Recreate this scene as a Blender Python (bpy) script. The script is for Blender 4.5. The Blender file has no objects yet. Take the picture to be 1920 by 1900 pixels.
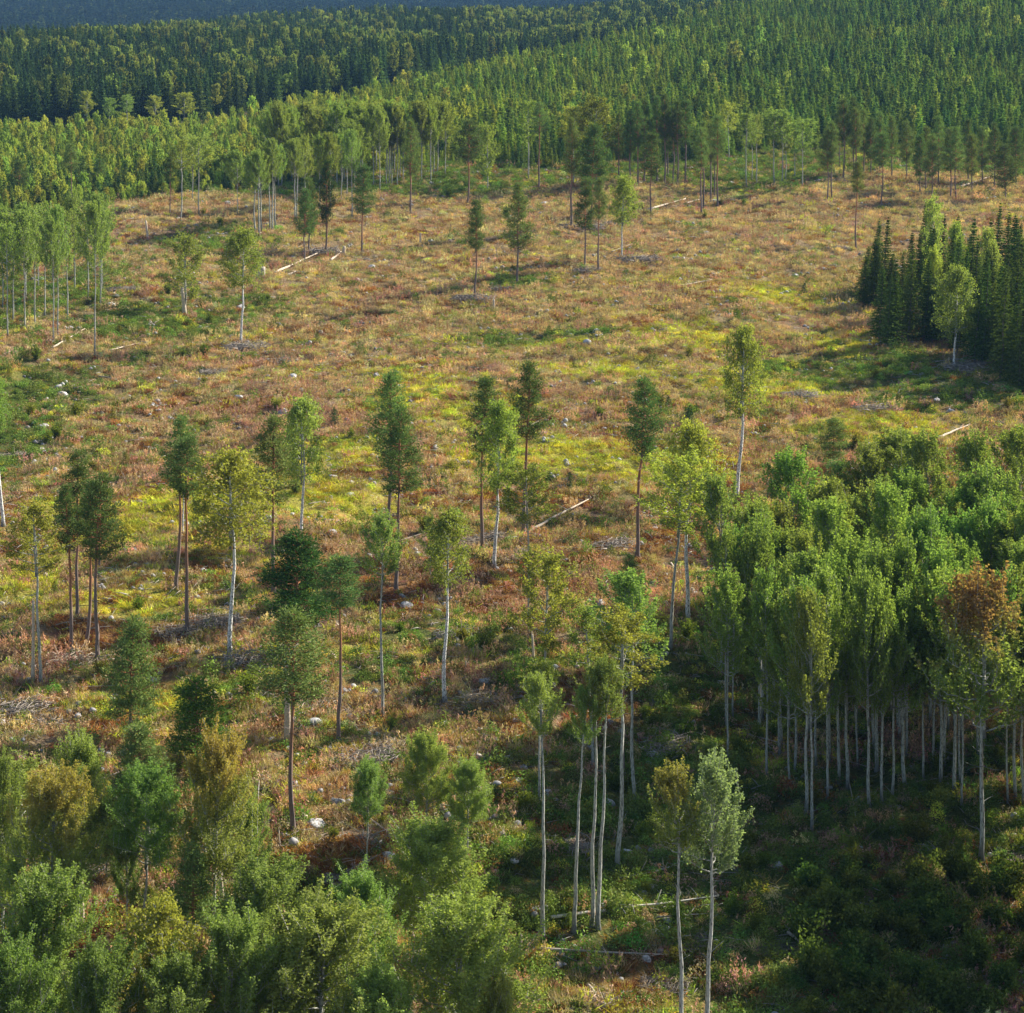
import bpy, math, random
import numpy as np

# ------------------------------------------------------------------ camera, sky, sun
scn = bpy.context.scene
F_PX, PW, PH = 3600.0, 1920.0, 1900.0
CAM_Z = 60.0
PITCH = math.atan(1050.0 / F_PX)
SUN_ELEV, SUN_AZ = math.radians(30), math.radians(57)      # azimuth clockwise from +Y (view direction): sun behind-right

cam_d = bpy.data.cameras.new('camera')
cam = bpy.data.objects.new('camera', cam_d)
scn.collection.objects.link(cam)
cam.location = (0, 0, CAM_Z)
cam.rotation_euler = (math.pi / 2 - PITCH, 0, 0)
cam_d.sensor_width = 36.0
cam_d.lens = F_PX / PW * 36.0
cam_d.clip_start = 1.0
cam_d.clip_end = 20000.0
scn.camera = cam

w = bpy.data.worlds.new("World")
scn.world = w
w.use_nodes = True
nt = w.node_tree
bg = nt.nodes['Background']
sky = nt.nodes.new('ShaderNodeTexSky')
sky.sky_type = 'NISHITA'
sky.sun_disc = False
sky.sun_elevation = SUN_ELEV
sky.sun_rotation = SUN_AZ
nt.links.new(sky.outputs['Color'], bg.inputs['Color'])
bg.inputs['Strength'].default_value = 0.086

sd = bpy.data.lights.new('sun', 'SUN')
sd.energy = 5.0
sd.angle = math.radians(0.8)
sd.color = (1.0, 0.945, 0.85)
sun = bpy.data.objects.new('sun', sd)
scn.collection.objects.link(sun)
sun.location = (200, 150, 200)
sun.rotation_euler = (math.pi / 2 - SUN_ELEV, 0, math.pi - SUN_AZ)

scn.view_settings.view_transform = 'Standard'
scn.view_settings.look = 'None'
scn.view_settings.exposure = 1.22
scn.view_settings.gamma = 1.0
scn.cycles.max_bounces = 5
scn.cycles.diffuse_bounces = 3
scn.cycles.glossy_bounces = 1
scn.cycles.transmission_bounces = 3
scn.cycles.transparent_max_bounces = 4
scn.cycles.volume_bounces = 0
scn.cycles.use_denoising = True
scn.cycles.caustics_reflective = False
scn.cycles.caustics_refractive = False

COL = scn.collection
rng = np.random.default_rng(7)
random.seed(7)

# ------------------------------------------------------------------ noise and terrain
_T = np.random.default_rng(99).random((256, 256))


def vnoise(x, y, s, o=0.0):
    x = np.asarray(x, float) / s + 37.3 * o + 1000.0
    y = np.asarray(y, float) / s + 91.7 * o + 1000.0
    xi = np.floor(x).astype(int); yi = np.floor(y).astype(int)
    fx = x - xi; fy = y - yi
    fx = fx * fx * (3 - 2 * fx); fy = fy * fy * (3 - 2 * fy)
    a = _T[xi % 256, yi % 256]; b = _T[(xi + 1) % 256, yi % 256]
    c = _T[xi % 256, (yi + 1) % 256]; d = _T[(xi + 1) % 256, (yi + 1) % 256]
    return (a * (1 - fx) + b * fx) * (1 - fy) + (c * (1 - fx) + d * fx) * fy


def fbm(x, y, s, o=0.0, n=3):
    t = 0; a = 1; tot = 0
    for k in range(n):
        t = t + a * vnoise(x, y, s / 2 ** k, o + k * 1.37); tot += a; a *= 0.5
    return t / tot


TD = np.array([-3000, 0, 430, 520, 600, 700, 800, 900, 1000, 1100, 1200, 1300, 1500, 2000, 2600, 3200, 4500, 9000.])
TU = (np.array([-4000, -800, 0, 480, 960, 1440, 1920, 2700, 6000]) - 960) / 3750.0
TZ = np.array([
    [0] * 9,
    [0] * 9,
    [0] * 9,
    [-2, -2, -2, -1, 0, 0, 0, 1, 2],
    [-3, -3, -3, -2, 0, 2, 3, 4, 6],
    [-2, -2, -2, -1, 2, 7, 10, 12, 16],
    [0, 0, 0, 1, 7, 15, 20, 24, 28],
    [2, 2, 2, 2, 8, 21, 30, 36, 40],
    [4, 4, 4, 3, -1, 26, 39, 48, 50],
    [-3, -3, -3, 0, -4, 20, 46, 60, 60],
    [-7, -7, -6, 0, 1, 14, 50, 70, 70],
    [-14, -14, -13, -3, 5, 16, 50, 75, 70],
    [-8, -8, -8, -2, 2, 20, 40, 70, 70],
    [-40, -40, -40, -40, -35, -20, 0, 20, 30],
    [-32, -32, -32, -32, -30, -20, 0, 20, 30],
    [8, 8, 4, 0, 4, 8, 20, 30, 30],
    [150, 150, 140, 130, 130, 140, 150, 150, 150],
    [260] * 9], float)


def ground_z(x, y):
    x = np.asarray(x, float); y = np.asarray(y, float)
    yy = np.maximum(y, 60.0)
    u = np.clip(x / yy, TU[0], TU[-1] - 1e-6)
    D = np.clip(y, TD[0], TD[-1] - 1e-3)
    i = np.clip(np.searchsorted(TD, D, side='right') - 1, 0, len(TD) - 2)
    j = np.clip(np.searchsorted(TU, u, side='right') - 1, 0, len(TU) - 2)
    a = (D - TD[i]) / (TD[i + 1] - TD[i]); b = (u - TU[j]) / (TU[j + 1] - TU[j])
    a = a * a * (3 - 2 * a) * 0.5 + a * 0.5
    b = b * b * (3 - 2 * b)
    z = (TZ[i, j] * (1 - b) + TZ[i, j + 1] * b) * (1 - a) + (TZ[i + 1, j] * (1 - b) + TZ[i + 1, j + 1] * b) * a
    z = z + 2.2 * (fbm(x, y, 60, 1, 2) - 0.5) + 1.3 * (fbm(x + 0.5 * y, y, 18, 2, 2) - 0.5)
    z = z + 0.8 * (vnoise(x, y, 3.6, 5) - 0.5)
    near = np.clip((600 - y) / 60, 0, 1)
    a = (x * 0.95 - y * 0.3); z = z + near * 4.6 * (vnoise(a, (x * 0.3 + y * 0.95) / 4.5, 24, 33) - 0.5) - near * 0.9 * np.clip(vnoise(a, (x * 0.3 + y * 0.95) / 9.0, 2.6, 27) - 0.5, 0, 1)
    far = np.clip((y - 600) / 600, 0, 1)
    z = z + far * 14 * (fbm(x, y, 260, 4, 3) - 0.5)
    far2 = np.clip((y - 2000) / 1500, 0, 1)
    z = z + far2 * 90 * (fbm(x, y, 900, 6, 3) - 0.5)
    return z


SP, CP = math.sin(PITCH), math.cos(PITCH)


def px_ray(px, py):
    a = (px - 960.0) / F_PX; b = (950.0 - py) / F_PX
    return np.array([a, CP + b * SP, -SP + b * CP])


def at(px, py):
    """point of the terrain seen at this place of the photograph"""
    d = px_ray(px, py); t = 60.0
    for k in range(4000):
        p = d * t
        h = CAM_Z + p[2] - float(ground_z(p[0], p[1]))
        if h <= 0.02:
            break
        t += max(0.03, h * 0.6)
        if t > 9000: break
    p = d * t
    return float(p[0]), float(p[1]), float(ground_z(p[0], p[1]))


def px_of(x, y, z):
    dz = z - CAM_Z
    dep = y * CP - dz * SP
    up = y * SP + dz * CP
    return 960 + F_PX * x / dep, 950 - F_PX * up / dep, dep


def height_for(x, y, z, ty):
    """height of a thing at (x, y, z) whose top shows at row ty"""
    b = (950.0 - ty) / F_PX
    t = y / (CP + b * SP)
    return CAM_Z + t * (-SP + b * CP) - z


# ------------------------------------------------------------------ mesh helpers
def mk_mesh(name, V, Fs, mat, attrs=None, smooth=False):
    """V (n,3); Fs list of (m,k) index arrays"""
    me = bpy.data.meshes.new(name)
    V = np.asarray(V, np.float32)
    me.vertices.add(len(V)); me.vertices.foreach_set('co', V.ravel())
    loops = np.concatenate([f.ravel() for f in Fs]).astype(np.int32)
    counts = np.concatenate([np.full(len(f), f.shape[1]) for f in Fs]).astype(np.int32)
    starts = np.concatenate([[0], np.cumsum(counts)[:-1]]).astype(np.int32)
    me.loops.add(len(loops)); me.loops.foreach_set('vertex_index', loops)
    me.polygons.add(len(counts)); me.polygons.foreach_set('loop_start', starts)
    me.polygons.foreach_set('loop_total', counts)
    if smooth: me.polygons.foreach_set('use_smooth', np.ones(len(counts), bool))
    me.update(calc_edges=True)
    for an, (dom, dat) in (attrs or {}).items():
        dat = np.asarray(dat, np.float32)
        if dat.ndim == 2:
            at_ = me.attributes.new(an, 'FLOAT_COLOR', dom); at_.data.foreach_set('color', dat.ravel())
        else:
            at_ = me.attributes.new(an, 'FLOAT', dom); at_.data.foreach_set('value', dat)
    if mat: me.materials.append(mat)
    return me


class Geo:
    def __init__(s): s.V = []; s.Q = []; s.n = 0

    def add(s, V, Q):
        s.V.append(np.asarray(V, float)); s.Q.append(np.asarray(Q, int) + s.n); s.n += len(V)

    def tube(s, P, r, k=6, cap=True):
        P = np.asarray(P, float); r = np.broadcast_to(np.asarray(r, float), (len(P),))
        T = np.gradient(P, axis=0); T /= np.linalg.norm(T, axis=1)[:, None] + 1e-9
        ref = np.array([1., 0, 0]) if abs(T[0][0]) < 0.8 else np.array([0, 1., 0])
        A = np.cross(T, ref); A /= np.linalg.norm(A, axis=1)[:, None] + 1e-9
        B = np.cross(T, A)
        th = np.linspace(0, 2 * np.pi, k, endpoint=False)
        V = P[:, None, :] + r[:, None, None] * (np.cos(th)[None, :, None] * A[:, None, :] + np.sin(th)[None, :, None] * B[:, None, :])
        n = len(P); i = np.arange(n - 1)[:, None]; j = np.arange(k)[None, :]
        Q = np.stack([i * k + j, i * k + (j + 1) % k, (i + 1) * k + (j + 1) % k, (i + 1) * k + j], -1).reshape(-1, 4)
        V = V.reshape(-1, 3)
        if cap:
            V = np.vstack([V, P[0], P[-1]]); a, b = n * k, n * k + 1
            jj = np.arange(k); e = (n - 1) * k
            C1 = np.stack([jj, np.full(k, a), (jj + 1) % k, (jj + 1) % k], -1)[:, [1, 0, 2, 2]]
            s.add(V, Q)
            base = s.n - len(V)
            s.T = getattr(s, 'T', [])
            s.T.append(np.stack([(jj + 1) % k, jj, np.full(k, a)], -1) + base)
            s.T.append(np.stack([e + jj, e + (jj + 1) % k, np.full(k, b)], -1) + base)
        else:
            s.add(V, Q)

    def mesh(s, name, mat, smooth=True):
        Fs = []
        if s.Q: Fs.append(np.vstack(s.Q))
        if getattr(s, 'T', None): Fs.append(np.vstack(s.T))
        return mk_mesh(name, np.vstack(s.V), Fs, mat, smooth=smooth)


def unit(v): return v / (np.linalg.norm(v, axis=-1, keepdims=True) + 1e-9)


def leaf_mesh(name, C, A, ln, wd, mat, L, g):
    """diamond leaf faces: centres C, long axes A, lengths ln, widths wd"""
    n = len(C)
    A = unit(A)
    B = unit(np.cross(A, unit(g.normal(size=(n, 3)))))
    ln = np.broadcast_to(ln, (n,))[:, None] / 2; wd = np.broadcast_to(wd, (n,))[:, None] / 2
    V = np.stack([C - A * ln, C + B * wd, C + A * ln, C - B * wd], 1).reshape(-1, 3)
    Fq = np.arange(4 * n).reshape(n, 4)
    lv = np.repeat(g.random(n), 4)
    lh = np.repeat(C[:, 2] / L, 4)
    return mk_mesh(name, V, [Fq], mat, {'lv': ('POINT', lv), 'lh': ('POINT', lh)})


# ------------------------------------------------------------------ materials
def newmat(name):
    m = bpy.data.materials.new(name); m.use_nodes = True
    t = m.node_tree
    for n in list(t.nodes): t.nodes.remove(n)
    return m, t, t.nodes.new('ShaderNodeOutputMaterial')


def N(t, typ, **kw):
    n = t.nodes.new(typ)
    for k, v in kw.items(): setattr(n, k, v)
    return n


def mixrgb(t, fac, a, b, bt='MIX'):
    n = t.nodes.new('ShaderNodeMix'); n.data_type = 'RGBA'; n.blend_type = bt
    for sock, v in ((n.inputs[0], fac), (n.inputs[6], a), (n.inputs[7], b)):
        if hasattr(v, 'is_linked'): t.links.new(v, sock)
        elif isinstance(v, (int, float)): sock.default_value = v
        else: sock.default_value = tuple(v) + (1,) if len(v) == 3 else v
    return n.outputs[2]


def maprange(t, v, a, b, c, d):
    n = t.nodes.new('ShaderNodeMapRange')
    t.links.new(v, n.inputs[0])
    for i, x in enumerate((a, b, c, d)): n.inputs[i + 1].default_value = x
    return n.outputs[0]


def math_(t, op, a, b):
    n = t.nodes.new('ShaderNodeMath'); n.operation = op
    for s, v in ((n.inputs[0], a), (n.inputs[1], b)):
        if hasattr(v, 'is_linked'): t.links.new(v, s)
        else: s.default_value = v
    return n.outputs[0]


def leaf_mat(name, trans=0.4, gloss=0.05, instancer=False, orange=(0.44, 0.25, 0.06), huevar=0.02, yellow=(0.34, 0.38, 0.10), yamt=0.3):
    m, t, out = newmat(name)
    oi = N(t, 'ShaderNodeObjectInfo')
    lv = N(t, 'ShaderNodeAttribute', attribute_name='lv')
    lh = N(t, 'ShaderNodeAttribute', attribute_name='lh')
    if instancer:
        ti = N(t, 'ShaderNodeAttribute', attribute_name='tint', attribute_type='INSTANCER')
        col = ti.outputs['Color']
    else:
        col = oi.outputs['Color']
    # per leaf and per tree variation
    v = maprange(t, lv.outputs['Fac'], 0, 1, 0.74, 1.28)
    r = maprange(t, oi.outputs['Random'], 0, 1, 0.84, 1.18)
    vv = math_(t, 'MULTIPLY', v, r)
    hsv = N(t, 'ShaderNodeHueSaturation')
    t.links.new(col, hsv.inputs['Color'])
    t.links.new(vv, hsv.inputs['Value'])
    hue = maprange(t, oi.outputs['Random'], 0, 1, 0.5 - huevar, 0.5 + huevar)
    t.links.new(hue, hsv.inputs['Hue'])
    c = hsv.outputs['Color']
    yl = maprange(t, lv.outputs['Fac'], 0.72, 1.0, 0.0, yamt)
    c = mixrgb(t, yl, c, yellow)
    if not instancer:
        tc = N(t, 'ShaderNodeTexCoord')
        nz = N(t, 'ShaderNodeTexNoise'); nz.inputs['Scale'].default_value = 0.9
        t.links.new(tc.outputs['Object'], nz.inputs['Vector'])
        hh = math_(t, 'ADD', lh.outputs['Fac'], math_(t, 'MULTIPLY', math_(t, 'SUBTRACT', nz.outputs['Fac'], 0.5), 1.1))
        ramp = maprange(t, hh, 0.55, 0.95, 0.0, 0.85)
        am = math_(t, 'SUBTRACT', 1.0, oi.outputs['Alpha'])
        c = mixrgb(t, math_(t, 'MULTIPLY', ramp, am), c, orange)
    d = N(t, 'ShaderNodeBsdfDiffuse'); tr = N(t, 'ShaderNodeBsdfTranslucent')
    t.links.new(c, d.inputs['Color'])
    c2 = mixrgb(t, 1.0, c, (1.15, 1.2, 0.6), 'MULTIPLY')
    t.links.new(c2, tr.inputs['Color'])
    mx = N(t, 'ShaderNodeMixShader'); mx.inputs[0].default_value = trans
    t.links.new(d.outputs[0], mx.inputs[1]); t.links.new(tr.outputs[0], mx.inputs[2])
    res = mx.outputs[0]
    if gloss:
        gl = N(t, 'ShaderNodeBsdfGlossy'); gl.inputs['Roughness'].default_value = 0.45
        mg = N(t, 'ShaderNodeMixShader'); mg.inputs[0].default_value = gloss
        t.links.new(res, mg.inputs[1]); t.links.new(gl.outputs[0], mg.inputs[2]); res = mg.outputs[0]
    t.links.new(res, out.inputs[0])
    return m


def bark_mat(name, kind):
    m, t, out = newmat(name)
    tc = N(t, 'ShaderNodeTexCoord')
    mp = N(t, 'ShaderNodeMapping')
    t.links.new(tc.outputs['Object'], mp.inputs[0])
    oi = N(t, 'ShaderNodeObjectInfo')
    sep = N(t, 'ShaderNodeSeparateXYZ'); t.links.new(tc.outputs['Object'], sep.inputs[0])
    z = sep.outputs['Z']
    nz = N(t, 'ShaderNodeTexNoise'); t.links.new(mp.outputs[0], nz.inputs['Vector'])
    nz.inputs['Detail'].default_value = 5
    if kind == 'pine':
        mp.inputs['Scale'].default_value = (6, 6, 30); nz.inputs['Scale'].default_value = 1.6
        zz = math_(t, 'ADD', z, math_(t, 'MULTIPLY', math_(t, 'SUBTRACT', nz.outputs['Fac'], 0.5), 0.35))
        zz = math_(t, 'ADD', zz, math_(t, 'MULTIPLY', math_(t, 'SUBTRACT', oi.outputs['Random'], 0.5), 0.3))
        f = maprange(t, zz, 0.28, 0.62, 0, 1)
        dark = mixrgb(t, nz.outputs['Fac'], (0.09, 0.07, 0.06), (0.26, 0.20, 0.17))
        red = mixrgb(t, nz.outputs['Fac'], (0.22, 0.09, 0.04), (0.48, 0.22, 0.10))
        c = mixrgb(t, f, dark, red)
    elif kind == 'birch':
        mp.inputs['Scale'].default_value = (2.5, 2.5, 60); nz.inputs['Scale'].default_value = 1.5
        f = maprange(t, nz.outputs['Fac'], 0.50, 0.60, 0, 1)
        c = mixrgb(t, f, (0.74, 0.72, 0.67), (0.10, 0.09, 0.08))
        n2 = N(t, 'ShaderNodeTexNoise'); n2.inputs['Scale'].default_value = 4
        t.links.new(mp.outputs[0], n2.inputs['Vector'])
        zb = math_(t, 'ADD', z, math_(t, 'MULTIPLY', n2.outputs['Fac'], 0.08))
        fb = maprange(t, zb, 0.05, 0.09, 0.85, 0)
        c = mixrgb(t, fb, c, (0.09, 0.085, 0.075))
    elif kind == 'aspen':
        mp.inputs['Scale'].default_value = (3, 3, 40); nz.inputs['Scale'].default_value = 1.3
        f = maprange(t, nz.outputs['Fac'], 0.35, 0.68, 0, 1)
        c = mixrgb(t, f, (0.50, 0.49, 0.42), (0.20, 0.20, 0.17))
        f3 = maprange(t, nz.outputs['Fac'], 0.56, 0.61, 0, 0.85)
        c = mixrgb(t, f3, c, (0.05, 0.05, 0.045))
        zb = math_(t, 'ADD', z, math_(t, 'MULTIPLY', nz.outputs['Fac'], 0.12))
        c = mixrgb(t, maprange(t, zb, 0.07, 0.16, 0.75, 0), c, (0.10, 0.10, 0.085))
    elif kind == 'spruce':
        mp.inputs['Scale'].default_value = (6, 6, 30); nz.inputs['Scale'].default_value = 1.6
        c = mixrgb(t, nz.outputs['Fac'], (0.08, 0.065, 0.055), (0.24, 0.20, 0.17))
    else:  # weathered dead wood
        mp.inputs['Scale'].default_value = (3, 3, 3); nz.inputs['Scale'].default_value = 2.5
        c0 = mixrgb(t, nz.outputs['Fac'], (0.20, 0.17, 0.14), (0.60, 0.54, 0.46))
        c = mixrgb(t, 1.0, c0, oi.outputs['Color'], 'MULTIPLY')
    b = N(t, 'ShaderNodeBsdfPrincipled'); b.inputs['Roughness'].default_value = 0.85
    b.inputs['Specular IOR Level'].default_value = 0.2
    t.links.new(c, b.inputs['Base Color'])
    bp = N(t, 'ShaderNodeBump'); bp.inputs['Strength'].default_value = 0.5; bp.inputs['Distance'].default_value = 0.05
    t.links.new(nz.outputs['Fac'], bp.inputs['Height']); t.links.new(bp.outputs[0], b.inputs['Normal'])
    t.links.new(b.outputs[0], out.inputs[0])
    return m


def rock_mat():
    m, t, out = newmat('granite')
    tc = N(t, 'ShaderNodeTexCoord'); oi = N(t, 'ShaderNodeObjectInfo')
    nz = N(t, 'ShaderNodeTexNoise'); nz.inputs['Scale'].default_value = 2.2; nz.inputs['Detail'].default_value = 8
    t.links.new(tc.outputs['Object'], nz.inputs['Vector'])
    f = maprange(t, nz.outputs['Fac'], 0.35, 0.65, 0, 1)
    c = mixrgb(t, f, (0.56, 0.53, 0.50), (0.24, 0.23, 0.21))
    n2 = N(t, 'ShaderNodeTexNoise'); n2.inputs['Scale'].default_value = 5
    t.links.new(tc.outputs['Object'], n2.inputs['Vector'])
    c = mixrgb(t, maprange(t, n2.outputs['Fac'], 0.56, 0.66, 0, 0.85), c, (0.14, 0.14, 0.06))
    v = maprange(t, oi.outputs['Random'], 0, 1, 0.7, 1.1)
    hs = N(t, 'ShaderNodeHueSaturation'); t.links.new(c, hs.inputs['Color']); t.links.new(v, hs.inputs['Value'])
    b = N(t, 'ShaderNodeBsdfPrincipled'); b.inputs['Roughness'].default_value = 0.8
    t.links.new(hs.outputs[0], b.inputs['Base Color'])
    bp = N(t, 'ShaderNodeBump'); bp.inputs['Strength'].default_value = 0.6; bp.inputs['Distance'].default_value = 0.08
    t.links.new(nz.outputs['Fac'], bp.inputs['Height']); t.links.new(bp.outputs[0], b.inputs['Normal'])
    t.links.new(b.outputs[0], out.inputs[0])
    return m


def ground_mat():
    m, t, out = newmat('heath_ground')
    ca = N(t, 'ShaderNodeAttribute', attribute_name='soil')
    tc = N(t, 'ShaderNodeTexCoord')
    def nz(s, d=6, r=0.6):
        n = N(t, 'ShaderNodeTexNoise'); n.inputs['Scale'].default_value = s; n.inputs['Detail'].default_value = d
        n.inputs['Roughness'].default_value = r
        t.links.new(tc.outputs['Object'], n.inputs['Vector']); return n.outputs['Fac']
    n1 = nz(0.9); n2 = nz(3.5); n3 = nz(0.25)
    hs = N(t, 'ShaderNodeHueSaturation')
    t.links.new(ca.outputs['Color'], hs.inputs['Color'])
    t.links.new(maprange(t, n2, 0.3, 0.7, 0.55, 1.45), hs.inputs['Value'])
    t.links.new(maprange(t, n1, 0.3, 0.7, 0.46, 0.54), hs.inputs['Hue'])
    c = mixrgb(t, maprange(t, n1, 0.52, 0.66, 0, 0.7), hs.outputs[0], (0.24, 0.10, 0.028))
    c = mixrgb(t, maprange(t, n2, 0.58, 0.70, 0, 0.55), c, (0.34, 0.27, 0.17))
    c = mixrgb(t, maprange(t, n3, 0.50, 0.62, 0, 0.3), c, (0.12, 0.12, 0.03))
    b = N(t, 'ShaderNodeBsdfPrincipled'); b.inputs['Roughness'].default_value = 0.95
    b.inputs['Specular IOR Level'].default_value = 0.05
    t.links.new(c, b.inputs['Base Color'])
    bp = N(t, 'ShaderNodeBump'); bp.inputs['Strength'].default_value = 0.9; bp.inputs['Distance'].default_value = 0.35
    t.links.new(n2, bp.inputs['Height']); t.links.new(bp.outputs[0], b.inputs['Normal'])
    t.links.new(b.outputs[0], out.inputs[0])
    return m


M_LEAF = leaf_mat('broad_leaves', 0.5, 0.0)
M_NEEDLE = leaf_mat('needles', 0.25, 0.0, yellow=(0.20, 0.24, 0.06), yamt=0.3)
M_LEAF_I = leaf_mat('forest_leaves', 0.45, 0.0, instancer=True)
M_NEEDLE_I = leaf_mat('forest_needles', 0.25, 0.0, instancer=True, yellow=(0.20, 0.24, 0.06), yamt=0.3)
M_COVER = leaf_mat('cover_leaves', 0.22, 0.0, instancer=True)
M_PINE, M_BIRCH, M_ASPEN, M_SPRUCE, M_DEAD = (bark_mat(k + '_bark', k) for k in ('pine', 'birch', 'aspen', 'spruce', 'dead'))
M_ROCK, M_GROUND = rock_mat(), ground_mat()

# ------------------------------------------------------------------ zones of the clearing (real plant colours by place)
def blob(x, y, pts):
    """sum of soft patches; pts are (px, py, rx, ry) in photo rows turned into places on the ground"""
    o = np.zeros(np.shape(x))
    for (cx, cy, a, b, ang) in pts:
        dx = x - cx; dy = y - cy
        c, s = math.cos(ang), math.sin(ang)
        o = np.maximum(o, np.exp(-(((dx * c + dy * s) / a) ** 2 + ((-dx * s + dy * c) / b) ** 2)))
    return o


def patch(px, py, rpx, rpy):
    x, y, z = at(px, py)
    x2, y2, _ = at(px, py - rpy)
    return (x, y, rpx * y / F_PX, abs(y2 - y), 0.0)


YEL = [patch(*p) for p in [(1050, 860, 190, 45), (760, 740, 110, 50), (930, 770, 130, 40), (1200, 880, 150, 40), (1460, 555, 110, 25),
                           (1280, 630, 150, 25), (220, 1010, 130, 40), (90, 1085, 110, 45), (330, 950, 110, 40), (1450, 730, 150, 35), (620, 920, 140, 40),
                           (420, 1030, 90, 30), (1600, 640, 90, 25), (1130, 690, 130, 25), (90, 960, 90, 30), (640, 850, 120, 35), (1650, 800, 140, 30),
                           (330, 1310, 160, 30), (250, 1130, 130, 30)]]
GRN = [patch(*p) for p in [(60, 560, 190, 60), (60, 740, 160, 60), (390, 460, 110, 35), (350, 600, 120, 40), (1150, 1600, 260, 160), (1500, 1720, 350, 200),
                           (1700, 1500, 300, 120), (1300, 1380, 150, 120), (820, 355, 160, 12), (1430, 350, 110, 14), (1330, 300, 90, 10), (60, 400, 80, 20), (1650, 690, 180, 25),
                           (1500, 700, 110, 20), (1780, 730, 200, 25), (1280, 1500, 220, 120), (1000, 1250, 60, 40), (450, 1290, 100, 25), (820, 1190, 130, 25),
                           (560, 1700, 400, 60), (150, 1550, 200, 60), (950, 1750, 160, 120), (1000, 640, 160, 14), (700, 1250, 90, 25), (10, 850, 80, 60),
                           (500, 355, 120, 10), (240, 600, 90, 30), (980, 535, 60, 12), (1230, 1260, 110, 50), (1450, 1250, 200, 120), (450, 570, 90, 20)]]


def bands(x, y):
    """long rust-toned streaks running down the slope"""
    a = (x * 0.95 - y * 0.3 + 6 * fbm(x, y, 60, 23, 2)); b = (x * 0.3 + y * 0.95)
    return vnoise(a, b / 9.0, 2.6, 27)


def zones(x, y):
    n = fbm(x, y, 14, 11, 3); n2 = fbm(x, y, 6, 12, 3)
    wy = blob(x, y, YEL) * (0.35 + 1.3 * n) + np.clip((n - 0.62) * 3, 0, 1) * 0.7
    wg = blob(x, y, GRN) * (0.8 + 0.9 * n2) + np.clip((n2 - 0.58) * 4, 0, 1) * 0.6
    edge = 480 + 60 * np.clip(x / y * 2 + 0.2, -0.3, 1)
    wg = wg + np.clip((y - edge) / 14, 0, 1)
    wp = np.clip((fbm(x + 200, y, 12, 13, 3) - 0.52) * 5, 0, 1) * 0.85
    wr = np.clip((fbm(x, y - 99, 9, 14, 3) - 0.54) * 5 + (bands(x, y) - 0.58) * 2.2, 0, 1) * (0.9 + 0.5 * np.clip((220 - y) / 100, 0, 1))
    wt = 0.44 + 0.65 * np.clip((y - 230) / 200, 0, 1)
    q = 1 - 0.85 * np.clip(wg, 0, 1)
    return np.clip(wy * 1.5, 0, 2), np.clip(wg, 0, 2), wp * q, wr * q, wt * (0.35 + 0.65 * q)


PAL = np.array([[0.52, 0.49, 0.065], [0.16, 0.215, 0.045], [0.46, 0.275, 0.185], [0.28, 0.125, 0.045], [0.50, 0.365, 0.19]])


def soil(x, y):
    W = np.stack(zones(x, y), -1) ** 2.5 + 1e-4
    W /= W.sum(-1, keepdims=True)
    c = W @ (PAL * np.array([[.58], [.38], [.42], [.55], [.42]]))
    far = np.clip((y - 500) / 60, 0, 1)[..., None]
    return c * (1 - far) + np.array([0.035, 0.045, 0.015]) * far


# ------------------------------------------------------------------ the ground: one sheet
def grow(a, b, s0, k):
    o = [a]; s = s0
    while (o[-1] < b) if b > a else (o[-1] > b):
        s *= k; o.append(o[-1] + (s if b > a else -s))
    return o[1:]


xs = np.array(sorted(grow(-150, -6000, 1.3, 1.09) + list(np.arange(-150, 190, 1.25)) + grow(190, 6000, 1.3, 1.09)))
ys = np.array(sorted(grow(70, -1500, 1.3, 1.15) + list(np.arange(70, 560, 1.25)) + grow(560, 8500, 1.3, 1.02)))
X, Y = np.meshgrid(xs, ys)
Z = ground_z(X, Y)
nx, ny = len(xs), len(ys)
i = np.arange(ny - 1)[:, None]; j = np.arange(nx - 1)[None, :]
Q = np.stack([i * nx + j, i * nx + j + 1, (i + 1) * nx + j + 1, (i + 1) * nx + j], -1).reshape(-1, 4)
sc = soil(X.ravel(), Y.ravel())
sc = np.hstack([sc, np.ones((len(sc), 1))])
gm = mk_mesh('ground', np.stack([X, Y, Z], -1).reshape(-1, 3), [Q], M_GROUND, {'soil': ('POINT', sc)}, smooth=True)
go = bpy.data.objects.new('ground', gm); COL.objects.link(go); go['kind'] = 'structure'
go['label'] = 'rolling heath ground of the cleared hillside in ochre, rust and green'

# ------------------------------------------------------------------ tree prototypes (mesh data only)
R0, L0 = 2.0, 7.0     # prototype crown radius and length


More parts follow.
